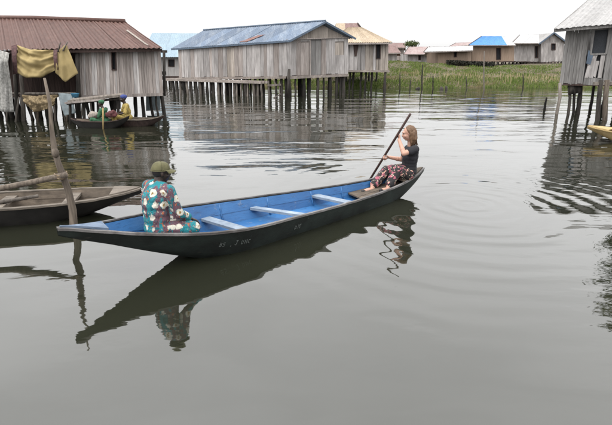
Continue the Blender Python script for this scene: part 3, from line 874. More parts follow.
# ------------------------------------------------------------------ left house with rust roof
def left_house():
    Y = 16.5
    h = thing("stilt_house", "low stilt house with rust-brown metal roof and open porch", "house", (P(60, 100, Y).x, Y + 2, 0))
    a, b = P(78, 95, Y), P(163, 92.5, Y); ea, eb = P(77, 48, Y), P(160, 46.5, Y)
    w = (a, b, eb, ea); s = Vector((-1.7, 4.2, 0))
    wall_boards(h, *w, 30, M_BROWNGREY, holes=((.415, .465, .52, .90),), alt=M_GREY)
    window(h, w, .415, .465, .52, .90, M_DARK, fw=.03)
    wall_boards(h, b, b+s, eb+s, eb, 14, M_BROWNGREY)
    # porch: wall set back, open front
    pl = P(-60, 96, Y); pl2 = pl + Vector((0, 1.4, 0)); a2 = a + Vector((0, 1.4, 0))
    el = P(-60, 50, Y); el2 = el + Vector((0, 1.4, 0)); ea2 = ea + Vector((0, 1.4, 0))
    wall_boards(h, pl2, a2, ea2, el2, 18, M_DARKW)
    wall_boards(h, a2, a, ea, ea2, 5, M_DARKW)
    wall_boards(h, b+s, pl+s, el+s, eb+s, 16, M_BROWNGREY)
    wall_boards(h, pl+s, pl2, el2, el+s, 8, M_BROWNGREY)
    d = Vector((0,0,.02))
    floor_part(h, (pl - d, b - d, b + s - d, pl + s - d))
    MB().beam(a + Vector((0,-.05,-.06)), b + Vector((0,-.05,-.06)), .07, .1).build("beam", M_BROWNGREY, h)
    MB().tube([P(-50, 94, Y-.1), P(20, 93.6, Y-.12), P(80, 93.5, Y-.1)], .045, 7).build("porch_rail", M_STILTP, h, True)
    # roof
    Yr = Y + 2.1
    e0, e1 = P(-70, 50.5, Y-.35), P(161, 47.5, Y-.35)
    r0, r1 = P(-60, 18.5, Yr), P(125, 22.2, Yr)
    mid_e, mid_r = lerp(e0, e1, .0), lerp(r0, r1, .0)
    # ridge bows a little in the middle
    n = 12
    for i in range(n):
        ta, tb = i/n, (i+1)/n
        bow = lambda t: Vector((0, 0, .06 * math.sin(math.pi * min(1, t * 1.02))))
        roof_sheets(h, lerp(e0, e1, ta), lerp(e0, e1, tb + .004), lerp(r0, r1, tb + .004) + bow(tb), lerp(r0, r1, ta) + bow(ta), 1, M_RUST, wave=.17, amp=.022, rag=.05)
    f0, f1 = e0 + Vector((0, 4.9, 0)), e1 + Vector((-1.9, 4.9, 0))
    roof_sheets(h, f0, f1, r1, r0, 8, M_RUST)
    roof_sheets(h, e1, f1, r1 + Vector((.02, .02, 0)), r1, 5, M_RUST)      # hipped right end
    MB().tube([r0 + Vector((0,0,.05)), lerp(r0, r1, .5) + Vector((0,0,.08)), r1 + Vector((0,0,.03))], .09, 6).build("ridge_cap", M_RUST, h, True)
    nn = (e1 - e0).cross(r0 - e0).normalized(); nn = nn if nn.z > 0 else -nn
    q = lambda u, v: lerp(lerp(e0, e1, u), lerp(r0, r1, u), v) + nn * .05
    o = MB().quadbox(q(.945, .06), q(.955, .03), q(.952, .62), q(.94, .6), .012, nn).build("batten", M_TANB, h)
    o["label"] = "pale strip lying up the right end of the roof"
    MB().beam(e0 - Vector((0,-.1,.08)), e1 - Vector((0,-.1,.08)), .05, .08).build("fascia", M_DARKW, h)
    # stilts
    for u in (-20, -5, 2, 7, 12, 25, 31, 38, 44, 50, 55, 66, 71, 85):
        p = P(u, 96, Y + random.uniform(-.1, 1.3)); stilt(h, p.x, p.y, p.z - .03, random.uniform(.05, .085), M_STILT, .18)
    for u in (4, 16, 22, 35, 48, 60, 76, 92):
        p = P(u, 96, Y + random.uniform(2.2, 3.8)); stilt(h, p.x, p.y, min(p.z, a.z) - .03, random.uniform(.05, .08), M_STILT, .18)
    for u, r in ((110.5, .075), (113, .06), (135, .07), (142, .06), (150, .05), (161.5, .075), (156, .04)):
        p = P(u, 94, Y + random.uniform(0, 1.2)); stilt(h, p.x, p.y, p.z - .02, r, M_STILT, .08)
    # thin props crowding the porch front
    for u0, u1, v1 in ((-4, 0, 126), (5, 9, 125), (9, 6, 127), (19, 15, 124), (28, 33, 126), (40, 37, 124), (46, 51, 127), (53, 56, 125), (62, 67, 126), (69, 66, 124), (83, 80, 123), (90, 94, 124)):
        yy = Y + random.uniform(-.35, .3)
        MB().tube([P(u0, 97, yy), P((u0+u1)/2 + random.uniform(-1, 1), 110, yy), P(u1, v1 + 6, yy)], [.028, .034, .038], 6).build("prop", random.choice((M_STILT, M_STILTP, M_POLE)), h, True)
    # pale sheet screens hung under the floor
    MB().quadbox(P(113.5, 109, Y+1.6), P(120.5, 109, Y+1.6), P(120.5, 95.5, Y+1.6), P(113.5, 95.5, Y+1.6), .02).build("screen_panel", M_WHITEB, h)
    MB().quadbox(P(146, 111, Y+2.4), P(160, 110, Y+2.4), P(160, 96, Y+2.4), P(146, 96, Y+2.4), .02).build("screen_panel", M_BLUEG, h)
    # porch posts
    for u0, v0, u1, v1 in ((21, 73, 24, 128), (13, 50, 18, 122), (77, 48, 78.5, 120), (-15, 50, -14, 122)):
        MB().tube([P(u0, v0, Y-.15), P((u0+u1)/2 + .5, (v0+v1)/2, Y-.15), P(u1, v1, Y-.15)], [.06, .07, .08], 7).build("porch_post", M_STILTP if u0 == 21 else M_STILT, h, True)
    # small landing at the right rear corner
    rp = P(160, 52, Y+2.8)
    for u in (158.5, 164):
        MB().tube([P(u, 51, Y+4.6), P(u+.5, 96, Y+4.6)], .06, 6).build("rear_post", M_STILT, h, True)
    MB().beam(P(156, 51.5, Y+4.6), P(167, 51.5, Y+4.6), .08, .1).build("rear_rail", M_STILT, h)
    MB().beam(P(156, 73, Y+4.6), P(166, 73, Y+4.6), .08, .14).build("rear_rail", M_STILT, h)
left_house()

def cloth(name, mat, label, cat, rows, th=.006, fold=.05, sub=8, seed=1, freq=3.0, vf=.5, swag=0.0):
    """rows of survey points top to bottom (u, v, Y); interpolated, with folds"""
    nr, nc = (len(rows)-1)*sub+1, (len(rows[0])-1)*sub+1
    pts = []
    for i in range(nr):
        fi = i/sub; i0 = min(int(fi), len(rows)-2); ti = fi - i0
        for j in range(nc):
            fj = j/sub; j0 = min(int(fj), len(rows[0])-2); tj = fj - j0
            q = lambda a, b: P(*rows[a][b])
            p = lerp(lerp(q(i0, j0), q(i0, j0+1), tj), lerp(q(i0+1, j0), q(i0+1, j0+1), tj), ti)
            s_ = mnoise.noise(Vector((fj*freq, fi*freq*vf, seed*3.1))) + .3*mnoise.noise(Vector((fj*freq*2.3, fi*freq*vf*2, seed)))
            xx_ = 2*j/(nc-1) - 1; s_ += .35*swag * math.sin(17*fi + 6*xx_*xx_ - 2*xx_) + swag * math.sin(7.5*fi + 3.2*xx_*xx_ + 1.5*xx_) * (.4 + .6*(1 - xx_*xx_))
            pts.append(p + Vector((0, -1, .15)) * fold * s_)
    base = sum(pts, Vector()) / len(pts)
    mb = MB(); mb.grid(pts, nr, nc, th)
    base.z = min(p.z for p in pts)
    o = mb.solo(name, mat, base, True)
    return tag(o, label, cat)
Yh = 16.0
c1 = cloth("tarp", M_YELLOW, "large ochre yellow tarp sagging from the porch eave", "tarp",
      [[(16.5, 45, Yh), (30, 49.5, Yh), (42, 50, Yh), (57, 50.5, Yh)], [(16, 58, Yh-.1), (28, 60, Yh-.12), (41, 62, Yh-.1), (57, 60, Yh)], [(17, 73, Yh), (27, 78, Yh-.1), (40, 77.5, Yh-.1), (58, 69, Yh)]], fold=.10, seed=2, freq=1.7, swag=.5, th=.003, sub=14)
for rws, sd_ in (([[(12, 46, Yh-.05), (16.6, 45, Yh-.05)], [(12.2, 60, Yh-.1), (16.4, 60, Yh-.1)], [(13, 74, Yh-.05), (17.2, 73.5, Yh-.05)]], 3),):
    pass
def strip(parent_tarp, rows, name, mat):
    pts = [P(*q) for r in rows for q in r]
    mb = MB(); mb.grid(pts, len(rows), len(rows[0]), .006)
    return mb.build(name, mat, parent_tarp, True)
strip(c1, [[(11.5, 46, Yh-.06), (16.8, 44.5, Yh-.06)], [(12, 60, Yh-.16), (16.6, 58, Yh-.16)], [(13, 74.5, Yh-.06), (17.5, 73.5, Yh-.06)]], "border", M_PURPLE)
strip(c1, [[(53.5, 50.5, Yh-.09), (57.5, 49, Yh-.09)], [(53.5, 59, Yh-.17), (57.5, 60, Yh-.17)], [(55, 70.5, Yh-.12), (58.5, 69.5, Yh-.12)]], "border", M_PURPLE)
cloth("tarp", M_YELLOW, "smaller ochre yellow tarp flap hanging at the porch's right corner", "tarp",
      [[(57, 52, Yh-.1), (62, 48, Yh-.1), (66.5, 44, Yh-.1)], [(56, 66, Yh-.15), (65, 66, Yh-.15), (73, 60, Yh-.15)], [(55.5, 73, Yh-.1), (65, 82, Yh-.1), (78.5, 73.5, Yh-.1)]], fold=.07, seed=5, freq=2.5, vf=.3)
for u0, v0, u1, v1 in ((58, 50, 60.5, 42.5), (63, 49, 67.5, 42)):
    o = MB().tube([P(u0, v0 + 2, Yh-.16), P(u1, v1, Yh-.2)], [.025, .018], 6).solo("forked_stick", M_STILTP, P(u0, v0 + 2, Yh-.16), True)
    tag(o, "crooked stick poking above the eave, %s of the pair" % ("left" if u0 < 60 else "right"), "stick")
cloth("hanging_net", M_WHITEC, "off-white fishing net bundle hanging at the left edge of the porch", "net",
      [[(-4, 50, Yh-.2), (3, 51, Yh-.25), (9, 53, Yh-.2)], [(-3, 62, Yh-.3), (3, 62, Yh-.4), (8, 62, Yh-.3)], [(-6, 85, Yh-.2), (4, 85, Yh-.3), (11, 86, Yh-.2)], [(-8, 108, Yh-.15), (3, 112, Yh-.25), (13, 112, Yh-.15)]], fold=.15, seed=8, freq=4.5, vf=.12)
cloth("straw_fringe", M_FRINGE, "ragged brown straw fringe hanging below the porch rail", "fringe",
      [[(24, 95, Yh), (36, 96, Yh), (47, 95, Yh), (57, 95, Yh)], [(22, 101, Yh-.1), (35, 104, Yh-.12), (47, 103, Yh-.1), (56, 101, Yh)], [(27, 106, Yh), (34, 112, Yh), (46, 110, Yh), (53, 106, Yh)]], fold=.16, seed=4, freq=7, vf=.3)
cloth("leaning_sheet", M_BLUEG, "faded blue-grey sheet leaning below the porch rail", "sheet",
      [[(58, 93, Yh-.05), (73, 94, Yh-.05)], [(61, 104, Yh-.15), (74, 104, Yh-.15)], [(64, 116, Yh-.25), (76, 113, Yh-.25)]], fold=.04, seed=6)
# basin on the rail
bp_ = P(75.5, 97.5, Yh-.25)
mbn = MB(); ring = []
for k_, (rr_, zz) in enumerate(((.09, 0), (.13, .12), (.135, .13), (.12, .125), (.085, .015))):
    ring.append([bp_ + Vector((rr_*math.cos(a), rr_*math.sin(a), zz)) for a in [2*math.pi*i/14 for i in range(14)]])
for i in range(14):
    for k_ in range(4):
        pass
base_i = 0
mbn.v = [p for r_ in ring for p in r_]
for k_ in range(4):
    for i in range(14):
        mbn.f.append((k_*14+i, k_*14+(i+1) % 14, (k_+1)*14+(i+1) % 14, (k_+1)*14+i))
mbn.f.append(tuple(reversed(range(14)))); mbn.f.append(tuple(56+i for i in range(14)))
tag(mbn.solo("basin", M_BASIN, bp_, True), "small blue plastic basin at the corner of the porch", "basin")
# loose timber stacked beside the porch
rack = thing("timber_rack", "low pole rack carrying loose timber beside the porch", "rack", G(85, 124))
for u in (70, 84, 98, 118):
    MB().tube([P(u, 103 - (u-70)*.12, 15.6), P(u+.5, 128, 15.6)], .045, 6).build("post", M_STILT, rack, True)
MB().tube([P(67, 104, 15.55), P(122, 98.5, 15.55)], .04, 6).build("cross_pole", M_STILT, rack, True)
for i, (u0, v0, u1, v1, yy, ht) in enumerate(((69, 101.5, 119, 96.0, 15.5, .07), (72, 99.5, 124, 93.8, 15.62, .06), (66, 103, 104, 99.5, 15.38, .05))):
    o = MB().beam(P(u0, v0, yy), P(u1, v1, yy), .2, ht).solo("timber_plank", (M_STILTP, M_TANB, M_BROWNGREY)[i], P((u0+u1)/2, (v0+v1)/2, yy))
    tag(o, ("middle weathered plank lying on the pole rack", "longest tan plank on top of the pole rack", "short lower plank at the front of the pole rack")[i], "plank", "planks on the pole rack")

# ------------------------------------------------------------------ right leaning grey house
def right_house():
    Y0, Y1 = 18.6, 17.6
    a, b = P(559.5, 83, Y0), P(640, 84, Y1); ea, eb = P(566.5, 29, Y0), P(650, 22, Y1)
    h = thing("stilt_house", "leaning slate-grey board house on stilts at the right edge", "house", (b.x - 1, Y0 + 1.5, 0))
    w = (a, b, eb, ea); s = Vector((2.6, 3.6, 0))
    fr = lambda u: (u - 560) / 82.0
    holes = ((fr(584.5), fr(604.5), .50, .96), (fr(585), fr(604), .10, .50))
    wall_boards(h, *w, 24, M_SLATE, holes=holes, jut=.02)
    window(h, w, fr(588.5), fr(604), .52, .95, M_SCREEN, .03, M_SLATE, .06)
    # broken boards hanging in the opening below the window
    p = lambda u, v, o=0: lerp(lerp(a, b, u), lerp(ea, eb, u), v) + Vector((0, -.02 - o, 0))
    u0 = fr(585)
    MB().quadbox(p(u0, .10, -.06), p(u0+.23, .10, -.06), p(u0+.23, .52, -.06), p(u0, .52, -.06), .02).build("interior_shade_sheet", M_DARK, h)  # near-black sheet standing in for the shade inside the house
    for q in (((.0, .10), (.05, .10), (.075, .30), (.02, .32)), ((.055, .10), (.11, .10), (.12, .46), (.06, .44)), ((.015, .33), (.07, .30), (.13, .50), (.08, .51)),
              ((.165, .10), (.215, .10), (.225, .50), (.17, .50)), ((.105, .14), (.14, .10), (.16, .40), (.12, .40))):
        MB().quadbox(*[p(u0+x_, y_, .01*random.random()) for x_, y_ in q], .02).build("broken_board", M_GREY, h)
    o = MB().quadbox(p(u0-.005, .36, .03), p(u0+.05, .34, .03), p(u0+.07, .52, .03), p(u0+.0, .6, .03), .015).build("torn_cloth", M_FASCIA, h)
    wall_boards(h, a+s, a, ea, ea+s, 10, M_SLATE); wall_boards(h, b, b+s, eb+s, eb, 8, M_SLATE); wall_boards(h, b+s, a+s, ea+s, eb+s, 10, M_SLATE)
    d = Vector((0,0,.02)); floor_part(h, (a-d, b-d, b+s-d, a+s-d))
    # roof
    e0, e1 = P(555, 28.5, Y0-.4), P(665, 19.5, Y1-.4)
    r0, r1 = P(593, -4, Y0+2.2), P(680, -12, Y1+2.2)
    roof_sheets(h, e0, e1, r1, r0, 6, M_GREYR, wave=.18, amp=.018)
    roof_sheets(h, e0 + Vector((3.6, 5, 0)), e1 + Vector((3.6, 5, 0)), r1, r0, 5, M_GREYR)
    MB().beam(e0 - Vector((0,-.05,.06)), e1 - Vector((0,-.05,.06)), .05, .12).build("fascia", M_SLATE, h)
    MB().beam(e0 - Vector((0,0,.05)), r0 - Vector((0,0,.05)), .06, .1).build("fascia", M_SLATE, h)
    # crooked stilts
    for pts, r, m in (([(560, 83), (560, 97), (557, 112)], .06, M_STILTP), ([(569, 84), (570, 98), (568.5, 112)], .055, M_STILT), ([(575, 84), (574, 99), (573.5, 112)], .05, M_STILT),
                      ([(581, 84), (580.5, 98), (578.5, 112)], .06, M_STILT), ([(571.5, 84), (571.8, 94)], .14, M_STILT), ([(577.5, 84), (577.5, 93)], .14, M_STILT)):
        zz = [P(u, v, Y0) for u, v in pts]
        if len(pts) == 3: zz.append(zz[-1] + Vector((0, 0, -.5)))
        MB().tube(zz, [r]*len(zz), 7).build("stilt", m, h, True)
    for pts, r, m in (([(601, 80), (599, 98), (597, 124)], .075, M_STILT), ([(607, 80), (605.5, 98), (604.5, 125)], .085, M_POLE), ([(624, 80), (623, 126)], .1, M_STILT)):
        zz = [P(u, v, Y1 - 1.0) for u, v in pts]; zz.append(zz[-1] + Vector((0, 0, -.6)))
        MB().tube(zz, [r]*len(zz), 7).build("stilt", m, h, True)
    MB().beam(P(594, 83.5, Y1-.95), P(640, 82.5, Y1-.95), .14, .1).build("beam", M_STILTP, h)
    for i in range(5):
        q = lerp(a, b, (i+.6)/5.2) + s * .9; stilt(h, q.x, q.y, q.z-.05, .07, M_STILT, .12)
right_house()

# ------------------------------------------------------------------ canoes
def table(tab, t):                      # smooth curve through (t, value) pairs
    for i in range(len(tab) - 1):
        (t0, v0), (t1, v1) = tab[i], tab[i+1]
        if t <= t1 or i == len(tab) - 2:
            sl = lambda j: (tab[min(j+1, len(tab)-1)][1] - tab[max(j-1, 0)][1]) / (tab[min(j+1, len(tab)-1)][0] - tab[max(j-1, 0)][0])
            h = t1 - t0; x = (t - t0) / h; m0, m1 = sl(i) * h, sl(i+1) * h
            return (2*x**3 - 3*x*x + 1)*v0 + (x**3 - 2*x*x + x)*m0 + (-2*x**3 + 3*x*x)*v1 + (x**3 - x*x)*m1
class Canoe:
    def __init__(s, bow, stern, beam, zb0, zb1, zmid, rise0=1.1, rise1=1.0, floor=.06, wpow=2.2, wexp=.8, draft=.1, tap=0.0, lift=0.0, wtab=None, ztab=None, heel=0.0):
        s.tap, s.lift, s.wtab, s.ztab, s.heel = tap, lift, wtab, ztab, heel
        s.B = Vector((bow.x, bow.y, 0)); s.S = Vector((stern.x, stern.y, 0)); d = s.S - s.B
        s.L = d.length; s.d = d.normalized(); s.n = Vector((s.d.y, -s.d.x, 0))     # n: starboard / near side
        s.beam, s.z0, s.z1, s.zm, s.r0, s.r1, s.fl, s.wp, s.we, s.dr = beam, zb0, zb1, zmid, rise0, rise1, floor, wpow, wexp, draft
    def w(s, t):
        if s.wtab: return max(.012, table(s.wtab, t))
        q = abs(2*t-1); return max(.012, s.beam/2 * (1 - s.tap * min(1, max(0, (t - .25) / .35))) * max(0, 1 - q**s.wp) ** s.we)
    def zg(s, t):
        if s.ztab: return table(s.ztab, t)
        q = abs(2*t-1)**3.4; zm = s.zm + s.lift * min(1, max(0, (t - .2) / .5)); return zm + ((s.z0 if t < .5 else s.z1) - zm) * q
    def zk(s, t):
        x = t*s.L; y = (1-t)*s.L; z = -s.dr
        if x < s.r0: z += (s.z0 - .05 + s.dr) * (1 - x/s.r0) ** 1.35
        if y < s.r1: z += (s.z1 - .05 + s.dr) * (1 - y/s.r1) ** 1.35
        return min(z, s.zg(t) - .03)
    def wb(s, t): return s.w(t) * .62 * (.35 + .65 * min(1, t / .32))
    def at(s, t, off, z): return s.B + s.d * (t*s.L) + s.n * off + Vector((0, 0, z - s.heel * off))
    def side(s, t, f, sgn, inset=0.0):          # point on the side wall, f=0 chine .. 1 gunwale
        f2 = f ** .85
        return s.at(t, sgn * (s.wb(t) + (s.w(t) - s.wb(t)) * f2 - inset), s.zk(t) + (s.zg(t) - s.zk(t)) * f)
    def build(s, root, hullm, inm, railm, N=64, planks=2, rail_w=.024, rail_h=.015):
        ts = [0.5 - .5*math.cos(math.pi*i/N) for i in range(N+1)]
        mb = MB(); rows = []
        for t in ts:
            rows.append([s.side(t, f, -1) for f in (1, .75, .5, .25, 0)] + [s.at(t, 0, s.zk(t) - .015)] + [s.side(t, f, 1) for f in (0, .25, .5, .75, 1)])
        mb.grid([p for r_ in rows for p in r_], N+1, 11)
        mb.f = [tuple(reversed(f)) for f in mb.f]
        hull = mb.build("hull", hullm, root, True)
        # inside planking: separate strakes on each side and floor boards
        inner = [t for t in ts if .05 < t < .95]
        for sg in (-1, 1):
            for k in range(planks):
                pts = []
                for t in inner:
                    zk, zg = s.zk(t), s.zg(t); lo = max(0.0, min(.85, (s.fl - zk) / (zg - zk)))
                    f0 = lo + (1 - lo) * k/planks; f1 = lo + (1 - lo) * (k + .985)/planks
                    for f in (f0, (f0+f1)/2, f1):
                        pts.append(s.side(t, min(f, .985), sg, .022 + .006*(k % 2)))
                m2 = MB(); m2.grid(pts, len(inner), 3, .008 * (1 if sg < 0 else -1))
                m2.build("inner_plank", inm, root)
        for k in range(4):
            pts = []
            for t in inner:
                zk, zg = s.zk(t), s.zg(t); z = max(s.fl, zk + .03); f = max(0, min(.9, (z - zk)/(zg - zk)))
                hw = max(.01, s.wb(t) + (s.w(t) - s.wb(t)) * f ** .85 - .015)
                for q in (k/4 + .006, (k+1)/4 - .006): pts.append(s.at(t, hw * (2*q - 1), z + .004*(k % 2)))
            m2 = MB(); m2.grid(pts, len(inner), 2, -.012)
            m2.build("floor_plank", inm, root)
        for sg in (-1, 1):
            pts = []
            for t in ts:
                w_, z_ = s.w(t), s.zg(t)
                for o_, h_ in ((-rail_w*.55, 0), (-rail_w*.55, rail_h), (rail_w*.45, rail_h*.85), (rail_w*.45, -.01), (-rail_w*.55, 0)):
                    pts.append(s.at(t, sg * max(0, w_ + o_), z_ + h_ + .006*mnoise.noise(Vector((t*30, sg, 0)))))
            m2 = MB(); m2.grid(pts, len(ts), 5)
            if sg > 0: m2.f = [tuple(reversed(f)) for f in m2.f]
            m2.build("gunwale", railm, root, False)
        return hull
    def thwart(s, root, t, mat, wd=.13, th=.03, drop=.05, name="thwart", skew=0.0):
        z = s.zg(t) - drop; f = (z - s.zk(t)) / (s.zg(t) - s.zk(t))
        hw = s.wb(t) + (s.w(t) - s.wb(t)) * f ** .85 - .02
        a = s.at(t - skew/s.L, -hw, z); b = s.at(t + skew/s.L, hw, z)
        return MB().beam(a, b, wd, th).build(name, mat, root)
    def deck(s, root, t0, t1, mat, lift=.012, name="deck", inset=.02):
        pts = []
        for i in range(13):
            t = lerp(t0, t1, i/12)
            for q in (-1, 0, 1): pts.append(s.at(t, q * max(.004, s.w(t) - inset), s.zg(t) + lift))
        m2 = MB(); m2.grid(pts, 13, 3, -.02)
        return m2.build(name, mat, root)

bow, stern = P(57, 229, 3.85), P(423.5, 168, 7.3)
BC = Canoe(bow, stern, .9, bow.z, stern.z, .3, 1.75, 1.1, .055, heel=.10, draft=.09,
           wtab=((0, .012), (.05, .075), (.12, .215), (.22, .375), (.33, .43), (.46, .385), (.64, .31), (.78, .235), (.87, .18), (.95, .10), (1, .012)),
           ztab=((0, bow.z), (.10, .46), (.22, .375), (.32, .325), (.46, .29), (.64, .255), (.78, .25), (.9, .28), (1, stern.z)))
boat = thing("canoe", "long blue-painted wooden canoe with dark green outer hull carrying two people", "canoe", BC.at(.5, 0, 0))
BC.build(boat, M_HULL, M_BLUE, M_RAIL)
BC.deck(boat, .004, .075, M_DECK, .012, "bow_deck", .025)
zs_ = BC.zg(.185) - .07
MB().beam(BC.at(.185, -BC.w(.185)*.72, zs_), BC.at(.185, BC.w(.185)*.72, zs_), .14, .03).build("bow_seat", M_THWART, boat)
for (uf, vf), (un, vn) in (((202, 218), (249, 229.5)), ((257.5, 211), (316, 217.5)), ((310, 194.5), (357, 205))):
    ends = []
    for (u_, v_), sg in (((uf, vf), -1), ((un, vn), 1)):
        g = G(u_, v_, .21); t = (g - BC.B).dot(BC.d) / BC.L; z = .21 + BC.heel * sg * .25
        f = max(.1, min(.95, (z - BC.zk(t)) / (BC.zg(t) - BC.zk(t)))); hw = BC.wb(t) + (BC.w(t) - BC.wb(t)) * f ** .85 - .02
        ends.append(BC.at(t, sg * hw, z))
    MB().beam(ends[0], ends[1], .12 if uf != 257.5 else .085, .03).build("thwart", M_THWART, boat)
for k_ in range(2):                      # low brown footing boards in the stern
    sb_ = MB(); pts = []
    for i in range(9):
        t = lerp(.72, .90, i/8)
        for q in ((-.97, -.02), (.02, .97))[k_]: pts.append(BC.at(t, q * (BC.w(t) - .06), .125 + .06*(i/8)))
    sb_.grid(pts, 9, 2, -.02); sb_.build("stern_board", M_INSIDE, boat)
BC.deck(boat, .87, .992, M_INSIDE, .01, "stern_deck")
for t in (.2, .345, .47, .6, .70):      # ribs
    for sg in (-1, 1):
        MB().tube([BC.side(t, f, sg, .035) for f in (.38, .6, .8, .96)], .012, 5).build("rib", M_BLUE, boat, True)
# faint hand-painted lettering on the near side
def lettering():
    strokes = {'B': [[(0,0),(.05,1),(.5,.9),(.45,.6),(.1,.5),(.55,.4),(.5,.08),(0,0)]], '5': [[(.5,1),(.1,1),(.05,.55),(.45,.6),(.5,.2),(.0,.0)]], ',': [[(.1,.1),(0,-.2)]],
               'J': [[(.1,1),(.6,1)],[(.4,1),(.35,.1),(.0,.15)]], 'U': [[(0,1),(.05,.1),(.4,.1),(.5,1)]], 'I': [[(.1,0),(.15,1)]], 'N': [[(0,0),(.08,1),(.5,0),(.58,1)]], 'C': [[(.5,.9),(.1,.8),(.05,.2),(.5,.05)]],
               'M': [[(0,0),(.1,1),(.3,.4),(.5,1),(.62,0)]], 'E': [[(.5,1),(.05,1),(0,0),(.5,0)],[(.0,.5),(.4,.5)]], 'D': [[(0,0),(.05,1),(.5,.75),(.5,.25),(0,0)]]}
    words = [("B5", .262, .50, .05), (",J", .286, .52, .06), ("UNC", .308, .54, .056), ("DJE", .45, .56, .05)]
    for word, t0, f0, hgt in words:
        x = 0.0; mb = MB()
        for ch in word:
            for st in strokes[ch]:
                pp = []
                for (px_, pz_) in st:
                    t = t0 + (x + px_ * hgt * .8 + pz_*hgt*.15) / BC.L; H_ = BC.zg(t) - BC.zk(t)
                    pp.append(BC.side(t, min(.95, f0 + pz_ * hgt / H_), 1, -.003))
                for q0, q1 in zip(pp[:-1], pp[1:]): mb.beam(q0, q1, .006, .003, BC.n)
            x += hgt * .72
        mb.build("lettering", M_LETTER, boat)
lettering()

# old dark canoe moored on the left
b2, s2 = P(141, 188.5, 6.2), P(-190, 203, 5.35)
LC = Canoe(b2, s2, .86, b2.z, .32, .245, 1.3, 1.1, .04, wpow=3.0, wexp=.8)
oldc = thing("canoe", "old unpainted canoe with blackened hull moored behind the leaning post", "canoe", LC.at(.5, 0, 0))
LC.build(oldc, M_TAR, M_INSIDE, M_OLDRAIL, rail_w=.06)
for t in (.24, .46): LC.thwart(oldc, t, M_OLDRAIL, .14, .03, .05)
LC.deck(oldc, .004, .10, M_OLDRAIL, .01, "bow_deck")
a_, b_ = P(-40, 209.5, 5.65), P(38, 196, 5.9)
o = MB().tube([a_, lerp(a_, b_, .5) + Vector((0,0,.005)), b_], [.03, .028, .022], 8).solo("punting_pole", M_STILTP, lerp(a_, b_, .5), True)
tag(o, "pale pole lying inside the old dark canoe", "pole")

# leaning post and the pole lashed to it
pb = G(73, 226); pt = P(43, 78, pb.y + .05)
post = thing("mooring_post", "tall crooked wooden post in front of the old dark canoe", "post", pb)
def postpt(z): 
    t = z / pt.z; return lerp(pb, pt, t) + Vector((.03*math.sin(z*5), .02*math.sin(z*3+1), 0))
MB().tube([postpt(z) for z in (-.5, -.1, .2, .45, .65, .8, .95, 1.2, 1.5, pt.z)], [.055, .05, .045, .040, .042, .035, .036, .024, .020, .014], 10).build("shaft", M_POLE, post, True)
MB().ell(postpt(.92) + Vector((.012, -.02, 0)), (.045, .042, .06), None, 10, 8).build("knot", M_POLE, post, True)
hp1 = postpt(.655) + Vector((.03, -.085, 0)); hp0 = P(-60, 202, hp1.y - .35)
pole = MB().tube([hp0, lerp(hp0, hp1, .35) + Vector((0,0,.012)), lerp(hp0, hp1, .7), hp1 + (hp1 - hp0).normalized()*.06], [.036, .035, .034, .036], 10).solo("mooring_pole", M_POLE, hp0, True)
tag(pole, "weathered round pole tied level against the tall crooked post", "pole")
mb = MB()
for k in range(3):
    mb.tube([postpt(.63 + .02*k) + Vector((.058*math.cos(a), -.03 + .095*math.sin(a), .01*math.sin(2*a))) for a in [2*math.pi*i/16 for i in range(17)]], .008, 5)
tag(mb.solo("rope_lashing", M_ROPE, postpt(.65), True), "old rope lashing round the pole and crooked post", "rope")

# two canoes below the rust-roofed house
c1a, c1b = P(128.5, 111, 14.6), P(70, 112, 15.0)
C1 = Canoe(c1a, c1b, .62, .36, .25, .20, .7, .6, .05)
can1 = thing("canoe", "small dark canoe with bundles, nearer of two below the rust roof", "canoe", C1.at(.5, 0, 0))
C1.build(can1, M_TAR, M_INSIDE, M_DARKW, N=24, rail_w=.04)
c2a, c2b = P(164, 111.5, 15.1), P(104, 116, 15.5)
C2 = Canoe(c2a, c2b, .66, .34, .28, .20, .8, .6, .05)
can2 = thing("canoe", "small grey-brown canoe with person in yellow, below the rust-roofed house", "canoe", C2.at(.5, 0, 0))
C2.build(can2, M_DARKW, M_INSIDE, M_OLDRAIL, N=24, rail_w=.04)
C2.thwart(can2, .58, M_OLDRAIL, .2, .03, .06, "seat")
# yellow bow of a canoe entering at the right edge
rb, rs = P(588, 124.5, 12.5), Vector((10.2, 9.4, 0))
RC = Canoe(Vector((rb.x, rb.y, 0)), rs, 1.15, .33, .34, .27, 1.3, 1.1, .05)
rcan = thing("canoe", "ochre yellow canoe whose bow points in at the right edge", "canoe", RC.at(.5, 0, 0))
RC.build(rcan, M_YCANOE, M_YCANOE, M_YCANOE, N=32)
RC.deck(rcan, .004, .14, M_YCANOE, .012, "bow_deck")
RC.thwart(rcan, .4, M_YCANOE); RC.thwart(rcan, .65, M_YCANOE)

